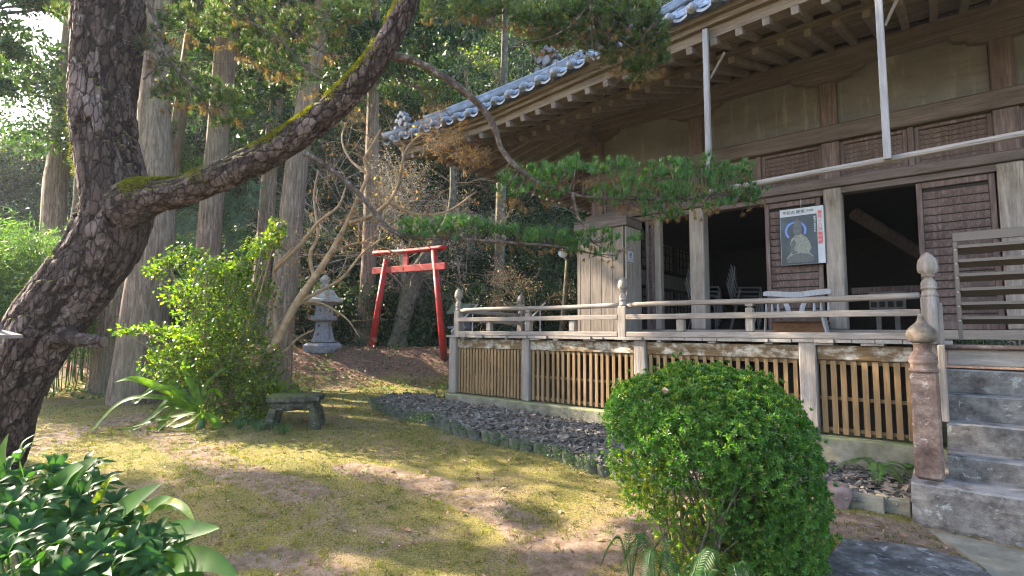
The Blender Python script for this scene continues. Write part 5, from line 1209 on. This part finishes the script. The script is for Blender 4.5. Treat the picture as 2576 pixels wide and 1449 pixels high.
# ------------------------------------------------------------------ fan palm
pbm=at(580,760,12.8); pbm[2]=gz(pbm); PA=thing('fan_palm','fan palm with drooping round fronds behind the pale cedar','palm',pbm)
pt=at(575,585,12.8); MB().tube([pbm,pt],[.09,.08],10).build('trunk',M['darkbark'],PA,smooth=True)
for x,y,rr in ((462,575,42),(478,545,34),(595,505,34),(600,545,46),(590,590,44),(640,500,34),(648,470,30),(560,500,30),(610,630,34),(500,610,34)):
    c=at(x,y,12.6+rng.uniform(-.2,.2)); MB().tube([pt,(pt+c)/2+[0,0,.15],c],[.012,.01,.008],5).build('stalk',M['weed'],PA)
    parts=[]
    for q in range(22):
        a=-PI*.5+ (q-10.5)/10.5*PI*.72; R_=rr*12.6/1312; dd=np.array([math.sin(a+PI/2+PI/2)*-1*R_,0,math.cos(a+PI/2+PI/2)*R_*1.0]); dd=np.array([math.cos(a)*R_,rng.uniform(-.1,.0)*R_*2,math.sin(a)*R_])
        V,F=strip_leaf([c,c+dd*.55+[0,0,.03],c+dd-[0,0,.05*abs(math.cos(a))]],.030,.3,(0,-1,.2),prof=lambda t:1-.85*t); parts.append((V,F))
    leafobj('frond',parts,M['palm'],PA)
# ------------------------------------------------------------------ sunlit camellia bush
cb=at(590,1088,7.9); cb[2]=gz(cb); CB=thing('camellia_bush','loose backlit yellow green bush in the middle of the yard','bush',cb)
mb=MB(); cen=at(570,980,7.9)
lp=[]; sz=7.9/1312
bl=[(470,640,60,22),(420,660,38,16),(395,690,30,12),(520,680,70,35),(600,670,70,40),(560,740,100,50),(470,740,70,35),(650,740,60,50),(470,860,80,50),(400,830,60,22),(340,830,40,14),(310,835,22,9),(540,850,90,60),(620,850,80,60),(440,920,80,45),(520,940,90,50),(620,950,80,60),(660,900,50,50),(610,1020,70,45),(660,1010,45,50),(540,1020,60,40),(690,600,26,34),(700,570,20,26),(660,620,50,34),(490,640,18,10),(410,900,40,25),(380,680,20,10),(500,790,60,30),(590,790,80,40),(640,1050,50,25)]
for x,y,rx,ry in bl:
    n=int(rx*ry*.125)+16; c=at(x,y,7.9+rng.uniform(-.3,.3)); mb.tube([cen*.7+cb*.3+rng.normal(0,.06,3),(cen+c)/2+rng.normal(0,.08,3),c],[.022,.014,.006],5,cap=False)
    d=rdir(n)*rng.random((n,1))**.5; P=c+d*np.array([rx*sz,min(rx*sz,.5),ry*sz]); D=rdir(n,-.1); D[:,0]+=d[:,0]*.7
    lp.append(leafmesh(P,D,rdir(n,1.6),rng.uniform(.06,.095,n),rng.uniform(.036,.048,n),.16,True,.45))
for k in range(9):
    a=rng.uniform(-.35,.35); mb.tube([cb+[a,rng.uniform(-.2,.2),-.05],cb+[a*1.3,0,.5],cen+rng.normal(0,.12,3)],[.03,.026,.018],6)
mb.build('stems',M['barebark'],CB,recalc=False); leafobj('leaves',lp,M['shrub'],CB)
lp2=[]
for x,y,rx,ry in ((690,590,22,30),(700,565,16,18),(540,900,80,60),(480,950,60,40),(640,960,50,50)):
    n=int(rx*ry*.06)+6; c=at(x,y,7.7); d=rdir(n)*rng.random((n,1))**.5; lp2.append(leafmesh(c+d*[rx*sz,.3,ry*sz],rdir(n,-.1),rdir(n,1.),.07,.042,.16,True))
leafobj('young_leaves',lp2,M['azalea_y'],CB)
# ------------------------------------------------------------------ crinum
def crinum(label,leaves,Y,base,mat='crinum',w_=.085,stem=True):
    b=at(*base,Y); b[2]=gz(b); o=thing('crinum_lily',label,'strap leaved plant',b,group='strap leaved plants in the yard')
    MB().lathe((b[0],b[1],b[2]-.03),[(.05,0),(.06,.03),(.05,.09),(.035,.14),(.01,.17)],12).build('bulb_neck',M['weed'],o,smooth=True)
    for k,L_ in enumerate(leaves):
        dy=rng.uniform(-.25,.15); n=len(L_); P=[at(x,y,Y+dy*i/(n-1)) for i,(x,y) in enumerate(L_)]
        for p in P: p[2]=max(p[2],gz(p)+.015)
        V,F=strip_leaf(P,w_*rng.uniform(.85,1.2),.18,(rng.uniform(-.3,.3),-.6,.8)); link('leaf',V,F,M[mat],o,smooth=True)
    return o
crinum('large strap leaved plant with long arching leaves glowing in the sun',[
 [(500,1020),(420,985),(340,955),(285,962)],[(495,1025),(400,1000),(310,1010),(240,1075),(226,1086)],[(495,1030),(430,1020),(400,1035),(340,1085),(285,1115)],
 [(498,1035),(440,1030),(400,1090),(365,1132)],[(500,1040),(455,1050),(410,1110),(380,1130)],[(505,1040),(480,1060),(440,1110),(412,1132)],
 [(505,1040),(490,1070),(460,1110),(440,1133)],[(510,1030),(512,1050),(512,1090),(505,1115)],[(515,1040),(540,1060),(552,1085),(555,1098)],
 [(500,1020),(480,960),(465,920),(470,890)],[(503,1015),(490,970),(480,930),(500,905)],[(495,1020),(440,970),(400,960),(350,1010),(333,1008)],
 [(508,1015),(520,970),(550,940),(572,925)],[(495,1025),(450,990),(400,975),(350,1000)],[(500,1035),(430,1050),(380,1060),(330,1075)],[(500,1030),(470,1000),(430,1000),(380,1060),(360,1100)],[(505,1020),(530,985),(545,985),(560,1000)]],7.35,(505,1095),w_=.10)
crinum('smaller dark strap leaved plant behind the stone stand',[
 [(690,1010),(700,960),(722,925)],[(690,1010),(715,980),(750,962)],[(688,1012),(680,960),(690,935)],[(690,1012),(730,990),(770,995),(800,1000)],[(685,1012),(660,1000),(640,1040),(635,1070)],[(688,1010),(710,970),(735,950)],[(690,1010),(720,992),(755,975)]],8.0,(690,1060),w_=.08)
def grassclump(label,x,y,Y,nm='lily_turf',n=40,L=.28,mat='weed'):
    b=at(x,y,Y); b[2]=gz(b); o=thing(nm,label,'grass clump',b,group='low grassy clumps in the yard'); pr=[]
    for k in range(n):
        a=rng.uniform(0,2*PI); r_=L*rng.uniform(.5,1); e=np.array([math.cos(a),math.sin(a),0]); s0=b+e*rng.uniform(0,.05); pr.append(strip_leaf([s0,s0+e*r_*.4+[0,0,r_*.55],s0+e*r_*.95+[0,0,r_*.35]],.010,.1,(0,0,1)))
    leafobj('blades',pr,M[mat],o); return o
grassclump('low dark lily turf in front of the stone stand, left one',650,1098,7.2); grassclump('low dark lily turf in front of the stone stand, right one',715,1105,7.1); grassclump('small lily turf between the sunlit bush and the arching strap leaves',600,1105,7.3)
# ------------------------------------------------------------------ clipped azalea
AZ0=at(1800,1405,3.6); AZ0[2]=gz(AZ0); AZ=thing('clipped_azalea','round clipped dark green azalea bush with open stems on its left underside','bush',AZ0)
s=3.6/1312
els=[(1780,1125,238,196,.60,0),(1890,1235,150,190,.48,0),(1905,1330,140,130,.40,-.05),(1640,1050,105,95,.42,0)]
E_=[(at(x,y,3.6+dy),np.array([rx*s,ry_,rz*s])) for x,y,rx,rz,ry_,dy in els]
def inside(P,skip):
    o=np.zeros(len(P),bool)
    for k,(c,r_) in enumerate(E_):
        if k!=skip: o|=(((P-c)/r_)**2).sum(1)<.94
    return o
RP=[];RN=[]
for k,(c,r_) in enumerate(E_):
    n=int(9000*(r_[0]*r_[2])/(.66*.54)); d=rdir(n); rad=rng.choice([1.,.93,.84],n,p=[.62,.25,.13])*(1+np.array([noise.noise(tuple(q*3.2+c))*.09+noise.noise(tuple(q*9+c))*.06 for q in d])); P=c+d*r_*rad[:,None]; Nn=nrm(d/r_)
    kp=~inside(P,k)&(P[:,2]>gz(AZ0)+.02)
    # open lower left part
    xs_=(P[:,0]-AZ0[0]); lowl=(P[:,2]<1.6-(1160-835)*s+xs_*-.3)&(xs_<.12)
    kp&=~(lowl&(rng.random(n)<.86)); RP.append(P[kp]);RN.append(Nn[kp])
RP=np.vstack(RP);RN=np.vstack(RN)
def rosettes(P,Nn,k,L,W_,spread=.9):
    n=len(P); Pk=np.repeat(P,k,0); Nk=np.repeat(nrm(Nn+rng.normal(0,.28,Nn.shape)),k,0); a=np.tile(np.arange(k)*2.4,n)+np.repeat(rng.uniform(0,6,n),k); e1=nrm(np.cross(Nk,[.3,.2,1.])); e2=np.cross(Nk,e1)
    rd=e1*np.cos(a)[:,None]+e2*np.sin(a)[:,None]; tl=np.tile(np.linspace(.25,1,k),n)[:,None]*spread; D=nrm(Nk*(1.05-tl*.75)+rd*tl); return leafmesh(Pk,D,nrm(Nk-rd*.3),L*rng.uniform(.8,1.2,len(Pk)),W_,.12,True,.6)
leafobj('leaves',[rosettes(RP,RN,8,.029,.0105)],M['azalea'],AZ)
sh=rng.random(len(RP))<.05; sp_=RP[sh]+RN[sh]*rng.uniform(.015,.06,(sh.sum(),1))+[0,0,.01]; leafobj('shoots',[rosettes(sp_,RN[sh]+[0,0,.6],9,.030,.010)],M['azalea'],AZ)
yt=(RN[:,2]>.6)&(rng.random(len(RP))<.35); P2=RP[yt]+RN[yt]*.01
lc=[];
for x,y,rx,ry in ((1640,1180,90,60),(1620,1260,60,50),(1700,1290,100,70),(1800,1380,110,50),(1720,1400,60,40),(1560,1190,30,60)):
    n=int(rx*ry*.028); c=at(x,y,3.55); d=rdir(n)*rng.random((n,1))**.4; lc.append(c+d*[rx*s,.3,ry*s])
lc=np.vstack(lc); leafobj('young_leaves',[rosettes(P2,RN[yt],6,.028,.009),rosettes(lc,rdir(len(lc),.6),8,.030,.010)],M['azalea_y'],AZ)
mb=MB(); bs=AZ0
for k in range(34):
    a=rng.uniform(-.42,.30); p=AZ0+np.array([a,rng.uniform(-.2,.25),-.02]); e=E_[0][0]+rdir(1)[0]*E_[0][1]*.75; e[2]=max(e[2],.65); twigs(mb,p,nrm(e-p+rng.normal(0,.05,3)),np.linalg.norm(e-p)*.6,.009,1,.35,5,(2,3),.15,0,.002)
mb.build('stems',M['darkbark'],AZ,recalc=False)
ip=[];iN=[]
for (c,r_),n in zip(E_,(1500,900,700,300)):
    d=rdir(n); ip.append(c+d*r_*rng.uniform(.45,.76,(n,1))); iN.append(d)
ip=np.vstack(ip); iN=np.vstack(iN); kp=(ip[:,2]>.62)|(ip[:,0]>AZ0[0]+.05); leafobj('inner_leaves',[rosettes(ip[kp],iN[kp],8,.034,.013)],M['azalea'],AZ)
lf=at(1664,983,3.02); tag(link('fallen_leaf',leafmesh([lf],[[1,0,.1]],[[0,-1,.5]],.045,.04,.1)[0],leafmesh([lf],[[1,0,0]],[[0,0,1]],.045,.04)[1],M['litter']),'pale fallen leaf caught on top of the clipped bush','leaf')
# ------------------------------------------------------------------ ferns
def fern(label,x,y,Y,n,L,mat='fern',arch=.55,dirs=None):
    b=at(x,y,Y); b[2]=max(gz(b),b[2]-.02) if y<1330 else gz(b)+.0; o=thing('fern',label,'fern',b,group='ferns around the clipped bush')
    for k in range(n):
        a=(dirs[k] if dirs else rng.uniform(0,2*PI)); e=np.array([math.cos(a),math.sin(a),0]); Lk=L*rng.uniform(.75,1.1); P=catm([b,b+e*Lk*.35+[0,0,Lk*arch],b+e*Lk*.8+[0,0,Lk*arch*.75],b+e*Lk*1.1+[0,0,Lk*arch*.25]],6); T_=nrm(np.gradient(P,axis=0)); S_=nrm(np.cross(T_,[0,0,1])); pr=[]
        bp=[];bd=[];bl_=[];bn=[]
        for i in range(3,len(P)):
            for t in (0,.5):
                if i+t>len(P)-1: continue
                q=P[i]+(P[min(i+1,len(P)-1)]-P[i])*t; f=(i+t)/len(P); ll=Lk*.26*math.sin(PI*min(1,f*.92+.06))**.7
                for sg in (1,-1): bp.append(q);bd.append(S_[i]*sg+T_[i]*.45+[0,0,-.12]);bl_.append(ll);bn.append(np.cross(T_[i],S_[i])*-1)
        V,F=leafmesh(bp,bd,np.array(bn),np.array(bl_),np.array(bl_)*.10+.002,.05,True,.3); fr=link('frond',V,F,M[mat],o,recalc=False)
        MB().tube(P,np.linspace(.004,.0012,len(P)),4).build('stalk',M['weed'],fr,recalc=False)
    return o
fern('bright fern rooted against the mossy concrete base near the steps',2210,1195,5.15,6,.30,'fern',.5)
fern('small fern below the first step beside the newel',2275,1190,5.1,4,.2,'fern',.5)
fern('fern with bluish fronds drooping left of the clipped bush',1585,1330,3.35,6,.22,'fern_d',1.5)
fern('fern arching out of the left underside of the clipped bush',1650,1400,3.2,6,.20,'fern_d',1.5)
fern('dark fern at the lower left foot of the clipped bush',1700,1440,3.1,6,.19,'fern_d',1.3); fern('green fern under the middle of the clipped bush',1830,1450,3.02,6,.21,'fern_d',1.5)
fern('fern at the bottom edge in front of the clipped bush',1765,1500,3.0,6,.18,'fern_d',1.4); fern('fern at the bottom edge below the right of the clipped bush',1900,1520,2.98,6,.19,'fern_d',1.4)
fern('small fern on the ground right of the clipped bush',2130,1370,3.4,5,.16,'fern_d',.4)
# ------------------------------------------------------------------ foreground plants
FB=at(150,1560,2.3); FB[2]=gz(FB); SH_=thing('broadleaf_shrub','glossy dark green shrub with whorls of toothed leaves in the lower left corner','bush',FB)
mb=MB(); lp=[]
cs=[(60,1215,2.35),(140,1235,2.4),(200,1250,2.35),(250,1230,2.5),(290,1270,2.45),(180,1300,2.3),(100,1290,2.2),(30,1270,2.2),(250,1330,2.25),(320,1320,2.35),(380,1360,2.3),(60,1345,2.1),(150,1370,2.1),(230,1400,2.1),(310,1400,2.15),(20,1400,2.0),(100,1430,2.0),(190,1450,2.0),(280,1450,2.05),(360,1430,2.15),(400,1400,2.25),(-20,1330,2.1),(130,1190,2.5),(50,1160,2.5),(220,1190,2.55),(-10,1220,2.3),(330,1470,2.1),(60,1490,1.95),(230,1350,2.4),(160,1330,2.4),(80,1380,2.3),(300,1350,2.5),(20,1330,2.4),(110,1250,2.5)]
for x,y,Y in cs:
    c=at(x,y,Y); mb.tube([FB+[rng.normal(0,.1),rng.normal(0,.08),0],(FB+c)/2+rng.normal(0,.04,3),c],[.009,.006,.004],5,cap=False)
    up_=nrm(np.array([rng.normal(0,.35),-.35+rng.normal(0,.2),1.])); n=10; a=np.arange(n)*2.4+rng.uniform(0,6); e1=nrm(np.cross(up_,[1,.2,.1])); e2=np.cross(up_,e1)
    for q in range(n):
        rd=e1*math.cos(a[q])+e2*math.sin(a[q]); el=.75-.65*q/n; d=nrm(rd+up_*el); L_=rng.uniform(.10,.155); P_=[c,c+d*L_*.5+up_*.012,c+d*L_-up_*.03]; lp.append(strip_leaf(P_,.032,.16,tuple(up_),prof=lambda t:np.sin(PI*np.clip(t,0,1)**.85)**.8))
mb.build('stems',M['weed'],SH_,recalc=False); leafobj('leaves',lp,M['serr'],SH_,smooth=True)
AB=at(250,1620,2.35); AB[2]=gz(AB); AS=thing('aspidistra','clump of broad pointed green leaves leaning over the yard at the lower left','broad leaved plant',AB)
for L_,wd in (([(100,1400),(130,1290),(190,1200),(247,1150)],.115),([(60,1400),(90,1300),(170,1200),(210,1172)],.11),([(60,1380),(50,1280),(60,1200),(50,1160)],.09),([(-20,1400),(-5,1250),(10,1150),(22,1090)],.10),([(220,1420),(270,1320),(340,1260),(405,1217)],.10),([(300,1400),(330,1330),(390,1270),(430,1250)],.07),
 ([(260,1440),(310,1320),(400,1270),(455,1275),(490,1312)],.055),([(300,1480),(350,1380),(450,1340),(553,1328)],.12),([(310,1500),(360,1420),(420,1380),(495,1350)],.11),([(400,1520),(440,1420),(520,1410),(600,1449)],.11),([(200,1400),(230,1300),(270,1215),(300,1205)],.04),([(350,1500),(420,1440),(480,1450),(530,1500)],.10),([(20,1420),(30,1320),(80,1240),(120,1200)],.09),([(150,1420),(170,1330),(210,1260),(235,1200)],.10)):
    Y0=2.45; P=[at(x,y,Y0-.05*i) for i,(x,y) in enumerate(L_)]; V,F=strip_leaf(P,wd,.10,(rng.uniform(-.2,.3),-.8,.6),prof=lambda t:np.sin(PI*np.clip(t*.9+.08,0,1))**.9); lo=link('leaf',V,F,M['aspid'] if wd>.06 else M['azalea_y'],AS,smooth=True)
    MB().tube([AB+[rng.normal(0,.06),0,0],(AB+P[0])/2+[0,0,.02],P[0]],[.006,.005,.004],5,cap=False).build('leaf_stalk',M['weed'],AS)
# ------------------------------------------------------------------ ground cover, litter, grass
def scatter(n,x0,x1,y0,y1,dens=None):
    x=rng.uniform(x0,x1,n); y=rng.uniform(y0,y1,n); 
    u_=-(x*dX[0]+y*dX[1]); v_=x*dV[0]+y*dV[1]; k=~((v_>5.45)&(u_<.35)); k&=~((v_>6.45)&(u_<7.0)); P=np.c_[x,y]; k&=~inpoly(P,bed)
    if dens is not None: k&=rng.random(n)<dens(x,y)
    P=P[k]; return np.c_[P,g(P[:,0],P[:,1])]
def patch(x,y): return np.clip(.5+.9*np.array([noise.noise((a*.9,b*.9,3.)) for a,b in zip(x,y)]),0,1)
gp=[]
P=scatter(90000,-5.5,4.2,2.0,7.5,lambda x,y:.15+.85*patch(x,y)); D=rdir(len(P),1.1); gp.append(leafmesh(P,D,rdir(len(P)),rng.uniform(.014,.036,len(P)),.0055,.1,False,.3))
P=scatter(46000,-8,3,7.0,12.0,lambda x,y:.2+.8*patch(x,y)); D=rdir(len(P),1.0); gp.append(leafmesh(P,D,rdir(len(P)),rng.uniform(.016,.042,len(P)),.009,.1,False,.3))
P=scatter(5200,-6,4.2,2.2,10,lambda x,y:.1+.9*patch(x*1.4+5,y*1.4)); K=18; Q=np.repeat(P,K,0)+np.c_[rng.normal(0,.022,(len(P)*K,2)),np.zeros(len(P)*K)]; gp.append(leafmesh(Q,rdir(len(Q),1.3),rdir(len(Q)),rng.uniform(.02,.05,len(Q)),.005,.1,False,.3))
tag(leafobj('grass',gp,M['grass']),'short yellow green grass and moss over the yard','grass',kind='stuff')
wp=[]
P=scatter(26000,-7,3.0,4.0,12.0,lambda x,y:np.clip(patch(x+20,y+7)*1.5-.55+.5*sst(6.5,10,y),0.02,1)); wp.append(leafmesh(P,rdir(len(P),.3),rdir(len(P),2.),rng.uniform(.012,.028,len(P)),.014,.1,False,.5))
P=scatter(7000,-10,-.9,9.8,13.6,lambda x,y:np.clip(patch(x*1.6,y*1.6+3)*1.3-.25,0,1)*np.where(x<-4.2,1.,.45)); P[:,2]+=rng.uniform(0,.08,len(P)); wp.append(leafmesh(P,rdir(len(P),.5),rdir(len(P),2.),rng.uniform(.05,.12,len(P)),.045,.1,False,.5))
# creeping plants on the concrete base and between edging tiles
cu_=rng.uniform(1.2,6.4,1500); cz=rng.uniform(.18,.5,1500); kp=np.array([noise.noise((a*1.5,b*5,0)) for a,b in zip(cu_,cz)])>-.02; cu_,cz=cu_[kp],cz[kp]; Pc=np.array([uvz(a,6.492,b) for a,b in zip(cu_,cz)])
wp.append(leafmesh(Pc,rdir(len(Pc),-.2)-dV*.3,rdir(len(Pc),.2)-dV*1.6,rng.uniform(.012,.024,len(Pc)),.017,.1,False,.5))
for p in pts:
    if rng.random()<.75: n=rng.integers(40,160); c=np.array([p[0],p[1],float(g(*p))+rng.uniform(.02,.14)]); wp.append(leafmesh(c+rng.normal(0,1,(n,3))*[.07,.07,.05]-dV*.07,rdir(n),rdir(n,1.),rng.uniform(.014,.03,n),.018,.1,False,.5))
tag(leafobj('ground_weeds',wp,M['weed']),'low creeping weeds over the yard, bank and concrete base','ground cover',kind='stuff')
lp=[]
P=scatter(16000,-9,4,12.0,15.6); P[:,2]+=rng.uniform(0,.04,len(P)); lp.append(leafmesh(P,rdir(len(P))*[1,1,.35],rdir(len(P),2.2),rng.uniform(.04,.085,len(P)),.035,.2,False,.5))
P=scatter(5200,-9,4.4,6.2,12.2); P[:,2]+=.012; lp.append(leafmesh(P,rdir(len(P))*[1,1,.2],rdir(len(P),3.),rng.uniform(.025,.06,len(P)),.022,.2,False,.5))
P=scatter(900,-5,4.0,2.2,6.5); P[:,2]+=.012; lp.append(leafmesh(P,rdir(len(P))*[1,1,.2],rdir(len(P),3.),rng.uniform(.018,.045,len(P)),.016,.2,False,.5))
P=scatter(1500,-6,4.2,2.4,9); P[:,2]+=.015; lp.append(leafmesh(P,rdir(len(P))*[1,1,.25],rdir(len(P),3.),rng.uniform(.03,.075,len(P)),.03,.25,False,.5))
Pb_=rng.uniform(mn,mx_,(3000,2)); Pb_=Pb_[inpoly(Pb_,bed)][:520]; Pb_=np.c_[Pb_,g(Pb_[:,0],Pb_[:,1])+.125]; lp.append(leafmesh(Pb_,rdir(len(Pb_))*[1,1,.3],rdir(len(Pb_),3.),rng.uniform(.03,.06,len(Pb_)),.022,.25,False,.5))
tag(leafobj('fallen_leaves',lp,M['litter']),'brown fallen leaves strewn over the bank and yard','fallen leaves',kind='stuff')
# ------------------------------------------------------------------ thin morning air between the trees
m_=bpy.data.materials.new('haze_air'); m_.use_nodes=True; t_=m_.node_tree
for n_ in list(t_.nodes):
    if n_.type!='OUTPUT_MATERIAL': t_.nodes.remove(n_)
pv_=t_.nodes.new('ShaderNodeVolumePrincipled'); pv_.inputs['Density'].default_value=.0006; pv_.inputs['Color'].default_value=(.82,.9,1,1); pv_.inputs['Anisotropy'].default_value=.3; t_.links.new(pv_.outputs[0],[n for n in t_.nodes if n.type=='OUTPUT_MATERIAL'][0].inputs['Volume'])
hz=MB().box((0,39,25),[95,0,0],[0,56,0],[0,0,28]).build('haze',m_); tag(hz,kind='stuff')
